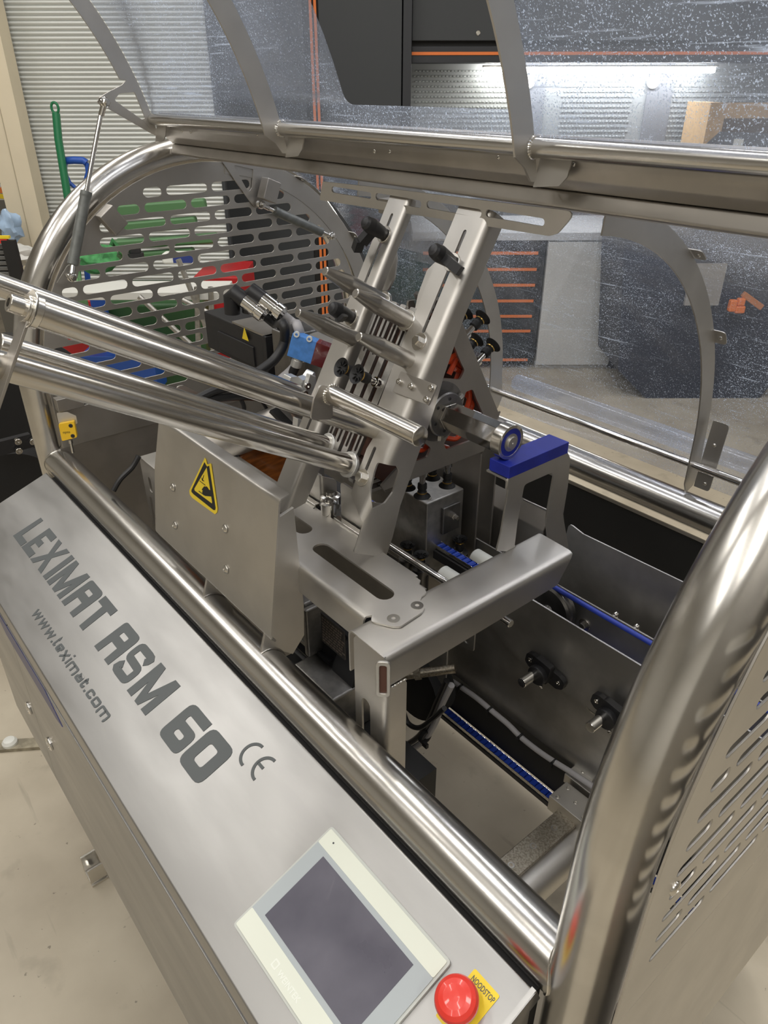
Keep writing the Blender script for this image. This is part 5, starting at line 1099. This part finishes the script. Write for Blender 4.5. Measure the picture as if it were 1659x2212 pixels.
q = at(540, 1020, x=-1.15); mb = MB(); mb.lathe(q - X3 * .05, q + X3 * .05, [(0, .05), (0, .075), (.004, .078), (.096, .078), (.10, .075), (.10, .05)], 48); build('rim', mb, AMBER, am)
mb = MB(); mb.tube([q + X3 * .045 + Vector((0, .083 * math.cos(a), .083 * math.sin(a))) for a in [i * pi / 12 for i in range(25)]], .005, 8); build('tyre', mb, RUBBER, am)
am2 = thing('amber_block', 'small amber brown plastic block between the two posts', 'block', at(735, 940, x=-.95))
q = at(733, 938, x=-.95); mb = MB(); mb.box(q, (.05, .045, .05)); build('block', mb, AMBER, am2, bevel=.004)
# carrier tube and bits on top of the left table
lt = thing('carrier_bar', 'thick steel bar with black clamps and cable ties behind the sloping rods', 'bar', at(560, 930, x=-1.1))
a = at(395, 985, y=.62); b = at(700, 900, y=.66); mb = MB(); mb.cyl(at(380, 1000, x=-1.20), at(620, 905, x=-1.05), .030, 36); build('bar', mb, DULL, lt)
q = at(580, 905, x=-1.08); mb = MB(); mb.box(q, (.04, .035, .022), Matrix.Rotation(.5, 3, 'Z')); build('clamp_block', mb, DULL, lt, bevel=.001)
mb = MB(); a = at(590, 885, x=-1.05); b = at(640, 935, x=-1.0); d = (b - a).normalized(); mb.box((a + b) / 2, ((b - a).length, .018, .006), Matrix((d, d.cross(Z3).normalized(), d.cross(Z3).normalized().cross(d) * -1)).transposed()); build('black_arm', mb, BLACKP, lt)
for (pts, r, m_, lab) in ((((300, 985), (285, 1010), (260, 1035), (245, 1060)), .0055, CABLE, 'black cable with heat-shrink ends rising from the front beam to the left upright'),
                      (((420, 865), (470, 842), (520, 838), (560, 850), (575, 860)), .0075, CABLE, 'black cable arching over the carrier bar behind the rods'),
                      (((400, 880), (460, 862), (530, 856), (585, 862)), .0075, CABLE, 'second black cable arching just below the first one'),
                      (((520, 862), (527, 880), (522, 898), (510, 905)), .004, CABLE, 'thin black cable loop hanging down to the carrier bar')):
    mb = MB(); mb.tube(bez([at(*p, x=-1.12) if r > .006 or p[0] > 400 else at(*p, x=-1.33) for p in pts], 8), r, 10); tag(build('cable', mb, m_), lab, 'cable')
mb = MB(); q = at(425, 905, x=-1.25); L_ = [tuple(at(*p, x=-1.25).yz) for p in ((378, 900), (382, 835), (395, 832), (430, 850), (470, 880), (500, 905), (440, 950))]; mb.xprism([rounded(L_, .006)], -1.252, -1.249); tag(build('cover_sheet', mb, SHEET, None, bevel=.0005), 'rounded bare steel sheet between the two sloping rods on the left', 'sheet')
# lens-shaped clear knobs between the feet
kn = thing('roller_pair', 'two small steel rollers in a clear holder between the post feet', 'roller', at(715, 1080, z=-.6))
for p, r in (((713, 1062), .0165), ((709, 1078), .0125)): q = at(*p, z=-.56); mb = MB(); mb.lathe(q - Z3 * .03, q, [(0, r), (.024, r), (.026, r * .7), (.026, r * .45), (.030, r * .4)], 28); build('small_roller', mb, BOLT, kn)
mb = MB(); q = at(716, 1095, z=-.585); mb.bb(q.x - .03, q.x + .03, q.y - .012, q.y + .018, -.60, -.585); build('holder', mb, ALU, kn, bevel=.001)

# ================================================================ YELLOW SAFETY SENSOR
ys = thing('safety_sensor', 'yellow safety switch on a steel tab at the left arch above the front beam', 'sensor', at(150, 930, x=-1.55))
n_ = Vector((.88, -.47, .1)).normalized()
q = at(149, 929, x=-1.56); ez_ = (Z3 - n_ * n_.z).normalized(); ex_ = ez_.cross(n_); R = Matrix((ex_, n_, ez_)).transposed() if False else Matrix((ex_, ez_, n_)).transposed()
sx = abs((at(166, 930, x=-1.56) - at(133, 930, x=-1.56)).length)
mb = MB(); mb.prism([rounded([(-.016, -.020), (.016, -.014), (.016, .022), (-.016, .018)], .003)], q, ex_, ez_, n_, .012); build('housing', mb, YELS, ys, bevel=.001)
for (a, b) in ((.008, .013), (.008, -.010)): mb = MB(); capscrew(mb, q + ex_ * a + ez_ * b + n_ * .012, n_, .0042, .0015); build('cap_screw', mb, BLACKP, ys)
textobj('opto', 'lettering', ys, q - ex_ * .011 - ez_ * .003 + n_ * .0122, ex_, ez_, .008, BLACK)
mb = MB(); mb.prism([rounded([(-.018, .012), (.02, .012), (.02, .030), (.004, .040), (-.018, .040)], .004)], q - n_ * .003, ex_, ez_, n_, .0025); build('tab', mb, SHEET, ys, bevel=.0005)
mb = MB(); mb.lathe(q - ez_ * .020 + n_ * .006, q - ez_ * .05 + n_ * .006, [(0, .0045), (.008, .0045), (.009, .003), (.03, .003)], 14); build('cable_stub', mb, BOLT, ys)
# ================================================================ BACKGROUND: left side
def wq(px, py, d): q = onwall(px, py, d); return (q.dot(UV_), q.z)
RR = Matrix(((UV_.x, NV.x, 0), (UV_.y, NV.y, 0), (0, 0, 1)))
def rbox(u0, u1, d0, d1, z0, z1, mb=None): mb = mb or MB(); return roombox(mb, u0, u1, d0, d1, z0, z1)
def rthing(name, label, cat, u, d, z=FZ, group=None): return thing(name, label, cat, room(u, d, z), group)
# roller shutter: slats, guide rail, cream door post
d0 = 4.7
uL = wq(40, 250, d0)[0]; uR = wq(452, 120, d0)[0]; zt = 1.6; zb_ = -1.35
rs = rthing('roller_shutter', 'pale roller shutter with fine horizontal slats behind the left arch', 'shutter', (uL + uR) / 2, d0)
SHUT = mat('shutter_paint', (.66, .68, .66), .45, .1); SHD = mat('shutter_joint', (.20, .22, .21), .6)
pt = .0228; n = int((zt - zb_) / pt); mb = MB()
for i in range(n):
    z = zb_ + i * pt; a = room(uL, d0, z); b = room(uR, d0, z); o = NV
    mb.add([a + o * .006, b + o * .006, a + Z3 * .0045 - o * .001, b + Z3 * .0045 - o * .001, a + Z3 * pt * .5 - o * .006, b + Z3 * pt * .5 - o * .006, a + Z3 * (pt - .0045) - o * .001, b + Z3 * (pt - .0045) - o * .001, a + Z3 * pt + o * .006, b + Z3 * pt + o * .006], [(0, 1, 3, 2), (2, 3, 5, 4), (4, 5, 7, 6), (6, 7, 9, 8)])
o = build('slats', mb, SHUT, rs, ang=20, normals=False); o['kind'] = 'stuff'
build('backing', rbox(uL, uR, d0 + .0055, d0 + .02, FZ, zt), SHD, rs)
build('guide_rail', rbox(uL - .03, uL, d0 - .05, d0 + .03, FZ, zt), mat('grey_green_rail', (.40, .43, .38), .5), rs, bevel=.003)
build('guide_rail', rbox(uR, uR + .02, d0 - .02, d0 + .03, FZ, zt), DKGREY, rs, bevel=.003)
u1 = wq(95, 480, 4.55)[0]; u0 = wq(30, 480, 4.55)[0]
build('door_post', rbox(u0 - .01, u1, 4.52, 4.645, FZ, 1.8), CREAM).update_tag()
cp_ = bpy.data.objects['door_post']; tag(cp_, 'cream painted door post left of the pale roller shutter', 'post')
mb = rbox((u0 + u1) / 2 - .003, (u0 + u1) / 2, 4.516, 4.521, FZ, 1.8); o = build('seam', mb, mat('post_seam', (.45, .40, .30), .7), cp_, L=cp_['_L']) 
# long tools leaning on the shutter: green pole with eye, blue D-handle
gp_ = thing('green_pole', 'dark green plastic pole with hanging eye leaning against the roller shutter', 'tool handle', onwall(150, 420, 4.3))
pts = [onwall(*p, 4.45 - .0004 * p[1]) for p in ((121, 245), (126, 300), (134, 350), (142, 400), (150, 450), (160, 520), (168, 600), (178, 700), (190, 830), (205, 980))]
mb = MB(); mb.tube(pts, [.020] + [.0205] * 9, 14); build('pole', mb, GRNH, gp_)
q = pts[0]; mb = MB(); mb.tube([q + UV_ * (.018 * math.sin(a)) + Z3 * (.028 * (1 - math.cos(a)) * .9) for a in [i * pi / 10 for i in range(21)]], .0065, 10); build('hanging_eye', mb, GRNH, gp_)
bh = thing('blue_shovel', 'royal blue D-shaped shovel grip leaning beside the green pole', 'tool handle', onwall(165, 400, 4.35))
mb = MB(); mb.tube([onwall(*p, 4.35) for p in ((139, 352), (143, 347), (160, 346), (180, 347), (187, 352))], .019, 14); build('grip', mb, BLUEH, bh)
mb = MB(); mb.tube([onwall(*p, 4.35) for p in ((187, 352), (190, 372), (184, 395), (166, 408), (150, 395), (141, 375), (140, 352))], .012, 12); mb2 = mb; build('d_frame', mb, BLUEH, bh)
mb = MB(); mb.tube([onwall(*p, 4.33) for p in ((166, 405), (172, 450), (185, 560), (200, 700), (215, 860))], .016, 12); build('shaft', mb, BLUEH, bh)
# yellow warning signboard far left
wsn = thing('warning_sign', 'small white board with orange warning triangle at the far left edge', 'sign', onwall(5, 430, 5.6))
ws0, wz0 = wq(-40, 432, 5.6); ws1, wz1 = wq(17, 398, 5.6)
build('board', rbox(ws0, ws1, 5.6, 5.61, wz0, wz1), WHITE2, wsn)
def wpoly(name, pts, d, m_, par, t=.003): mb = MB(); mb.prism([pts], room(0, d, 0), UV_, Z3, -NV, t); return build(name, mb, m_, par)
wpoly('triangle', [wq(-6, 417, 5.6), wq(12, 417, 5.6), wq(4, 401, 5.6)], 5.598, ORANGE, wsn); wpoly('orange_strip', [wq(-6, 428, 5.6), wq(17, 430, 5.6), wq(17, 420, 5.6), wq(-6, 418, 5.6)], 5.598, YEL, wsn)
build('backdrop', rbox(wq(-60, 500, 5.8)[0], wq(60, 500, 5.8)[0], 5.9, 5.95, FZ, wq(0, 400, 5.8)[1] + .1), mat('greyish_brown_panel', (.20, .19, .165), .7), None)
tag(bpy.data.objects['backdrop'], 'dull grey brown panel beyond the cream door post, far left', 'panel')
bt_ = thing('battery_stack', 'stack of grey ribbed boxes with black frame and yellow strap left of the arch', 'crate stack', onwall(20, 600, 3.6))
for i in range(7):
    a = wq(-10, 530 + i * 11.5 + 9, 3.6); b = wq(24 + i * .6, 530 + i * 11.5, 3.6); build('crate', rbox(a[0], b[0], 3.6, 3.66, a[1], b[1]), mat('grey_crate', (.13, .13, .125), .6) if i == 0 else bpy.data.materials['grey_crate'], bt_, bevel=.004)
a = wq(-10, 516, 3.58); b = wq(18, 510, 3.58); build('yellow_strap', rbox(a[0], b[0], 3.58, 3.6, a[1], b[1]), YEL, bt_); a = wq(-10, 526, 3.58); b = wq(14, 517, 3.58); build('red_strap', rbox(a[0], b[0], 3.58, 3.6, a[1], b[1]), RED, bt_)
a = wq(24, 610, 3.57); b = wq(29, 520, 3.57); build('frame', rbox(a[0], b[0], 3.57, 3.60, a[1], b[1]), BLACK, bt_)
# crumpled wrap and bags at the foot of the cream post
def blob(name, label, cat, px, py, d, sx, sz, m_, seed=0, sd=None):
    random.seed(seed); c = onwall(px, py, d); bm = bmesh.new(); bmesh.ops.create_icosphere(bm, subdivisions=3, radius=1)
    ph = [random.uniform(0, 6) for _ in range(9)]
    for v in bm.verts:
        k = 1 + .16 * math.sin(4 * v.co.x + ph[0]) * math.sin(5 * v.co.y + ph[1]) + .12 * math.sin(7 * v.co.z + ph[2] + 3 * v.co.x) + random.uniform(-.05, .05)
        v.co = UV_ * v.co.x * sx * k + NV * v.co.y * (sd or sx * .7) * k + Z3 * v.co.z * sz * k
    mb = MB(); mb.add([c + v.co for v in bm.verts], [[v.index for v in f.verts] for f in bm.faces]); bm.free()
    return tag(build(name, mb, m_, ang=30), label, cat)
WRAP = mat('clear_blue_wrap', (.42, .58, .80), .3, 0, var=.3, scale=9, coat=.5)
blob('wrapped_bottle_pack', 'pale blue plastic wrapped pack left of the cream post', 'pack', 22, 490, 4.4, .06, .085, WRAP, 3)
blob('white_cloth', 'crumpled white cloth at the foot of the cream post', 'cloth', 42, 550, 4.2, .09, .05, WHITE2, 4)
blob('blue_cloth', 'dark blue crumpled cloth below the white cloth, left edge', 'cloth', 30, 580, 4.3, .05, .05, BLUEH, 6)
# wheeled table / trolley behind the slotted guard
tr_ = rthing('workshop_trolley', 'white topped workshop table with grey tube legs behind the slotted guard', 'table', wq(330, 600, 3.2)[0], 3.2)
a = wq(20, 628, 3.1); b = wq(500, 612, 3.1); build('table_top', rbox(a[0] - .3, b[0] - .02, 3.02, 3.22, a[1] - .02, a[1] + .012), WHITE2, tr_, bevel=.003)
for (p, q_) in (((385, 560), (450, 720)), ((300, 640), (440, 770)), ((455, 620), (462, 800)), ((425, 620), (430, 810)), ((60, 640), (68, 1000)), ((128, 770), (150, 860)), ((380, 640), (500, 700))):
    mb = MB(); mb.cyl(onwall(*p, 3.0), onwall(*q_, 3.0), .011, 12); build('tube', mb, ALU, tr_)
def wslab(name, label, cat, p, q_, d, th, m_, bev=.004, top_=None):
    a = wq(p[0], q_[1], d); b = wq(q_[0], p[1], d); o = build(name, rbox(a[0], b[0], d, d + th, a[1], b[1]), m_, bevel=bev); return tag(o, label, cat)
wslab('green_bin', 'dark green plastic bin low behind the slotted guard', 'bin', (268, 655), (432, 960), 3.5, .5, GRN, .02)
wslab('red_cabinet', 'red painted steel cabinet behind the right part of the slotted guard', 'cabinet', (440, 600), (520, 790), 3.72, .4, REDP)
wslab('red_crate', 'red crate behind the left part of the slotted guard', 'crate', (140, 650), (262, 860), 3.55, .3, REDP)
wslab('blue_crate', 'royal blue crate low behind the sloping rods on the left', 'crate', (185, 770), (330, 850), 3.3, .16, BLUEH)
gbx = rthing('green_trolley', 'folded green plastic hand trucks stacked behind the slotted guard', 'hand truck', wq(330, 480, 3.9)[0], 3.9)
for i, (x0_, y0_, x1_, y1_, t) in enumerate(((255, 440, 445, 462, .06), (262, 478, 425, 500, .06), (248, 515, 470, 532, .08), (235, 548, 420, 560, .06))):
    a = onwall(x0_, (y0_ + y1_) / 2 + 4, 3.9); b = onwall(x1_, (y0_ + y1_) / 2 - 10, 3.9); mb = MB(); d_ = (b - a).normalized(); mb.box((a + b) / 2, ((b - a).length, t, .055 if i < 2 else .045), Matrix((d_, NV, d_.cross(NV) * -1)).transposed()); build('green_bar', mb, mat('leaf_green_plastic', (.085, .20, .085), .45) if i == 0 else bpy.data.materials['leaf_green_plastic'], gbx, bevel=.012)
mb = MB(); mb.tube([onwall(*p, 3.85) for p in ((230, 560), (245, 520), (262, 545), (290, 560))], .014, 10); build('green_loop', mb, GRN2, gbx)
blob('green_glove', 'bunched leaf green work glove behind the lower end of the upright gas spring', 'glove', 210, 560, 3.3, .095, .055, GRN2, 9)
blob('green_rag', 'pale green rag hanging left below the glove', 'cloth', 172, 640, 3.3, .03, .16, mat('pale_green_cloth', (.22, .45, .22), .8, 0, var=.3, scale=20), 11)
wslab('blue_upright', 'narrow dark blue upright in front of the red crate', 'upright', (204, 620), (220, 700), 3.45, .03, BLUEH, .003)
wslab('spray_bottle', 'blue and white labelled bottle lying on the white table', 'bottle', (350, 548), (425, 572), 3.3, .07, WHITE, .012)
a = wq(375, 568, 3.299); b = wq(425, 551, 3.299); o = build('blue_label', rbox(a[0], b[0], 3.296, 3.2985, a[1], b[1]), mat('navy_label', (.02, .04, .2), .4), bpy.data.objects['spray_bottle'], L=bpy.data.objects['spray_bottle']['_L'])
q = onwall(292, 546, 3.3); mb = MB(); mb.lathe(q - Z3 * .02, q + Z3 * .03, [(0, .035), (.02, .035), (.02, .026), (.042, .026), (.05, .022)], 24); tag(build('black_jar', mb, BLACKP), 'short black jar standing on the white table', 'jar')
# black castor wheels and fork left of the console
wl = thing('black_castor', 'large black rubber tyred castor with bolted bracket left of the console', 'castor', at(30, 990, x=-2.3))
c = at(5, 960, x=-2.35); ax_ = X3
for (cc, r) in ((at(40, 900, x=-2.5), .27), ):
    mb = MB(); mb.lathe(cc - X3 * .04, cc + X3 * .04, [(0, r * .55), (0, r * .9), (.01, r), (.07, r), (.08, r * .9), (.08, r * .55)], 56); build('tyre', mb, RUBBER, wl); mb = MB(); mb.lathe(cc - X3 * .02, cc + X3 * .03, [(0, r * .6), (.05, r * .6), (.052, r * .2)], 40); build('rim', mb, BLACK, wl)
cc = at(20, 1075, x=-2.2); mb = MB(); mb.lathe(cc - X3 * .03, cc + X3 * .03, [(0, .09), (0, .15), (.01, .165), (.05, .165), (.06, .15), (.06, .09)], 48); build('small_tyre', mb, RUBBER, wl)
a = at(-20, 975, x=-2.1); b = at(75, 975, x=-2.1); mb = MB(); mb.bb(-2.12, -2.10, a.y, b.y, a.z - .02, a.z + .02); build('fork_plate', mb, BLACKP, wl)
for p in ((37, 952), (39, 972), (69, 952)): mb = MB(); capscrew(mb, at(*p, x=-2.095), X3, .009, .012, 18); build('bolt', mb, BOLT, wl)
wslab('pale_floor_box', 'pale board lying on the floor left of the console corner', 'board', (-20, 1040), (30, 1110), 2.9, .2, CREAM)
# ================================================================ BACKGROUND: tool cabinets on the back wall
D1 = 5.35
tcb = rthing('tall_cabinet', 'tall charcoal locker with orange edge strips left of the hood opening', 'cabinet', wq(780, 100, D1)[0], D1)
uA = wq(452, 200, D1)[0]; uB = wq(690, 100, D1)[0]; uC = wq(868, 120, D1)[0]; uD = wq(889, 120, D1)[0]
build('left_door', rbox(uA, uB - .095, D1, D1 + .5, FZ + .1, 1.6), DKGREY, tcb, bevel=.004)
build('right_door', rbox(uB, uC, D1, D1 + .5, FZ + .1, 1.6), DKGREY, tcb, bevel=.004)
build('side_frame', rbox(uC + .006, uD, D1 - .01, D1 + .5, FZ + .1, 1.6), DKGREY2, tcb, bevel=.003)
build('recess', rbox(uB - .095, uB, D1 + .03, D1 + .5, FZ + .1, 1.6), BLACK, tcb)
for (p0, p1) in (((665, 0), (671, 0)), ((675, 0), (681, 0))):
    a = wq(p0[0] + 6, 120, D1 - .004)[0]; build('orange_strip', rbox(a, a + .016, D1 + .01, D1 + .035, FZ + .1, 1.6), ORANGE, tcb)
build('plinth', rbox(uA, uD, D1 + .03, D1 + .5, FZ, FZ + .1), BLACK, tcb)
D2 = 5.45; uE = uD + .004; uF = 2.9
wc = rthing('wall_cabinet', 'charcoal overhead cabinet with a small round lock and orange line', 'cabinet', uE + .6, D2, wq(1000, 90, D2)[1])
z1_ = wq(1000, 88, D2)[1]; z2_ = wq(1000, 100, D2)[1]; z3_ = wq(1000, 112, D2)[1]; z4_ = wq(1000, 119, D2)[1]; z5_ = wq(1000, 136, D2)[1]
build('flap_door', rbox(uE, uF, D2, D2 + .4, z1_, 1.5), DKGREY, wc, bevel=.004)
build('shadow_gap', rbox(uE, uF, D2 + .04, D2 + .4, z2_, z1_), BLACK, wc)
build('lower_rail', rbox(uE, uF, D2, D2 + .4, z5_, z2_), DKGREY2, wc, bevel=.003)
build('orange_line', rbox(uE, uF, D2 - .006, D2 + .02, z4_, z3_), ORANGE, wc)
q = onwall(1033, 71, D2); mb = MB(); mb.lathe(q + NV * .002, q - NV * .006, [(0, .014), (.006, .014), (.008, .011)], 24); build('lock', mb, CHROME, wc)
# perforated steel back wall, button bosses, LED batten
D3 = 5.72; zP0 = wq(1000, 345, D3)[1] - .25
PERF = mat('perforated_grey', (.30, .32, .33), .45, .3)
pw = rthing('perforated_wall', 'perforated grey metal back panel lit by the LED batten', 'panel', 1.0, D3, zP0)
build('sheet', rbox(uE, uF, D3, D3 + .02, zP0, z5_ + .02), PERF, pw)
proto = None; rows = 26; mb = MB()
for r in range(rows):                                                  # embossed ribs of the panel, one object: too many to count
    z = zP0 + .03 + r * .030
    for (ua, ub) in ((uE + .03, wq(1125, 200, D3)[0]), (wq(1215, 200, D3)[0], wq(1375, 200, D3)[0]), (wq(1432, 200, D3)[0], wq(1659, 200, D3)[0] + .4)):
        n = int((ub - ua) / .024)
        for i in range(n): u = ua + i * .024 + (r % 2) * .012; c = room(u, D3, z); mb.add([c - UV_ * .009 - NV * .001, c + UV_ * .009 - NV * .001, c + UV_ * .009 + Z3 * .012 - NV * .001, c - UV_ * .009 + Z3 * .012 - NV * .001, c - UV_ * .006 + Z3 * .002 - NV * .007, c + UV_ * .006 + Z3 * .002 - NV * .007, c + UV_ * .006 + Z3 * .009 - NV * .007, c - UV_ * .006 + Z3 * .009 - NV * .007], [(4, 5, 6, 7), (0, 1, 5, 4), (1, 2, 6, 5), (2, 3, 7, 6), (3, 0, 4, 7)])
o = build('embossing', mb, mat('embossed_grey', (.42, .45, .46), .4, .5), pw, ang=20); o['kind'] = 'stuff'
for px in (1142, 1411):
    a = wq(px - 28, 300, D3 - .02)[0]; b = wq(px + 26, 300, D3 - .02)[0]; build('joint_strip', rbox(a, b, D3 - .012, D3, zP0, z5_), mat('joint_grey', (.16, .17, .19), .5) if px < 1200 else bpy.data.materials['joint_grey'], pw)
    q = onwall(px, 177, D3 - .02); mb = MB(); mb.lathe(q + NV * .01, q - NV * .012, [(0, .040), (.018, .040), (.022, .034)], 28); build('boss', mb, WHITE, pw)
lb = rthing('led_batten', 'bright white LED batten lamp glowing under the overhead cabinet', 'lamp', 1.2, 5.55, wq(1300, 150, 5.55)[1])
ua, za = wq(1050, 150, 5.55); ub, zb2 = wq(1545, 156, 5.55)
build('housing', rbox(ua - .02, ub + .02, 5.55, 5.60, za + .012, za + .024), ALUW, lb, bevel=.003)
LED = mat('led_tube', (1, 1, 1), .5, 0, emis=(1, .97, .90, 40)); build('tube', rbox(ua, ub, 5.545, 5.585, za - .022, za + .011), LED, lb, bevel=.008)
# worktop, cardboard box, screens
zw = wq(1300, 492, 5.2)[1]
bench = rthing('workbench', 'long pale grey worktop over charcoal drawer units behind the clear rear guard', 'workbench', 1.0, 5.1)
build('worktop', rbox(uE + .01, 3.0, 5.02, 5.74, zw - .05, zw), mat('pale_worktop', (.60, .61, .62), .45), bench, bevel=.004)
zc = wq(1000, 478, 5.15)[1]
cbx = rthing('cardboard_box', 'open cardboard box standing on the worktop at the right', 'box', wq(1600, 260, 5.2)[0], 5.2, zw)
b0 = wq(1516, 325, 5.2); b1 = wq(1530, 222, 5.2); bb = wq(1760, 222, 5.2)
zb3 = wq(1520, 325, 5.2)[1]; ztp = wq(1520, 222, 5.2)[1]
mb = rbox(b0[0], b0[0] + .10, 5.2, 5.6, zw, ztp); build('side_flap', mb, CARD, cbx)
build('front_wall', rbox(b0[0] + .10, bb[0], 5.25, 5.255, zw, wq(1560, 322, 5.25)[1]), CARD, cbx)
build('top_flap', rbox(b0[0] + .02, bb[0], 5.2, 5.24, ztp - .085, ztp), CARD, cbx)
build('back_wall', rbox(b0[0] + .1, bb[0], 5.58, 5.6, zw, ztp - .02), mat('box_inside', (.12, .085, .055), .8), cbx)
mb = MB(); mb.prism([[wq(1515, 325, 5.15), wq(1560, 285, 5.15), wq(1700, 290, 5.15), wq(1700, 345, 5.15)]], room(0, 5.19, 0), UV_, Z3, -NV, .01); tag(build('plastic_bag', mb, mat('smoky_plastic', (.11, .115, .13), .3, coat=.4)), 'smoky grey plastic bag in front of the cardboard box', 'bag')
q0 = wq(1586, 300, 5.17); q1 = wq(1600, 330, 5.17); mb = rbox(q0[0], q1[0], 5.165, 5.175, q1[1], q0[1]); tag(build('paper_tag', mb, WHITE), 'small white paper tag in front of the plastic bag', 'tag')
# drawer unit with orange lines
D4 = 5.02
def units(name, label, cat, px0, px1, py, m_=DKGREY2): a = wq(px0, py, D4)[0]; b = wq(px1, py, D4)[0]; return rthing(name, label, cat, (a + b) / 2, D4), a, b
dru, a, b = units('drawer_unit', 'charcoal drawer unit with a row of orange drawer lines behind the rotor', 'drawer cabinet', 905, 1168, 650)
build('carcass', rbox(a, b, D4 + .02, D4 + .6, FZ + .08, zw - .05), DKGREY2, dru)
zs = [wq(1050, y_, D4)[1] for y_ in (548, 583, 617, 651, 684, 716, 778)]
for i, z in enumerate(zs):
    zn = zs[i + 1] if i < 6 else FZ + .10
    build('drawer', rbox(a + .01, b - .03, D4, D4 + .05, zn + .006, z - .008), DKGREY2, dru, bevel=.003); build('orange_line', rbox(a + .02, b - .05, D4 - .006, D4 + .01, z - .006, z + .012), ORANGE, dru)
z = wq(970, 508, D4)[1]; q = wq(895, 510, D4)[0]; q2 = wq(985, 510, D4)[0]
build('label_rail', rbox(q, q2, D4 - .012, D4 + .02, z - .02, z + .02), mat('pale_label', (.50, .51, .52), .5), dru)
whc, a, b = units('white_cabinet', 'white cabinet door standing between the charcoal units behind the clear guard', 'cabinet', 1172, 1335, 650)
build('door', rbox(a, b, D4, D4 + .02, FZ + .05, zw - .06), WHITE2, whc, bevel=.003); build('carcass', rbox(a, b, D4 + .022, D4 + .6, FZ, zw - .05), WHITE2, whc)
build('lower_panel', rbox(a - .002, b, D4 - .006, D4, FZ + .03, wq(1230, 712, D4)[1]), WHITE2, whc, bevel=.002)
drk, a, b = units('charcoal_unit', 'charcoal base unit right of the white cabinet', 'cabinet', 1340, 1660, 650)
build('carcass', rbox(a, b + 1.0, D4, D4 + .6, FZ, zw - .05), DKGREY2, drk, bevel=.004)
z = wq(1600, 702, D4)[1]; build('orange_line', rbox(wq(1560, 702, D4)[0], b + 1.0, D4 - .006, D4 + .02, z - .006, z + .010), ORANGE, drk)
# portable dark bin in front, beige panel, orange clamps
dk = rthing('dark_bin', 'large dark blue grey bin with chamfered base standing on the floor by the bench', 'bin', 0.9, 4.4)
pts = [wq(1335, 800, 4.45), wq(1395, 862, 4.45), wq(1640, 862, 4.45), wq(1690, 800, 4.45), wq(1690, 500, 4.45), wq(1350, 496, 4.45)]
mb = MB(); mb.prism([rounded([(p[0], max(p[1], FZ)) for p in pts], .03)], room(0, 4.45, 0), UV_, Z3, NV, .5); build('body', mb, mat('blue_grey_paint', (.030, .036, .055), .5), dk, bevel=.006)
a = wq(1478, 660, 4.4); b = wq(1572, 570, 4.4); o = build('beige_board', rbox(a[0], b[0], 4.40, 4.42, a[1], b[1]), mat('beige_board', (.32, .30, .27), .6)); tag(o, 'beige board leaning on the dark bin behind the right guard rib', 'board')
oc = thing('orange_clamps', 'cluster of small orange knobs on the dark unit at the right edge', 'clamp', onwall(1592, 665, 4.4))
for (px, py, w_, h_) in ((1582, 660, .045, .07), (1600, 652, .045, .045), (1597, 668, .06, .045)): q = onwall(px, py, 4.38); mb = MB(); mb.box(q, (w_, .04, h_), RR); build('knob', mb, ORANGE, oc, bevel=.01)
a = onwall(1605, 635, 4.4); b = onwall(1645, 664, 4.4); d_ = (b - a).normalized(); mb = MB(); mb.box((a + b) / 2, ((b - a).length, .03, .035), Matrix((d_, NV, d_.cross(NV))).transposed()); mb2 = build('orange_bar', mb, mat('orange_brown', (.55, .20, .06), .5), None, bevel=.004); tag(mb2, 'orange brown bar slanting right of the orange knobs', 'bar')
# ================================================================ lift everything so that the floor is at z = 0
for o in list(sc.objects):
    if o.parent is None: o.location.z += EYE
    if '_L' in o: del o['_L']
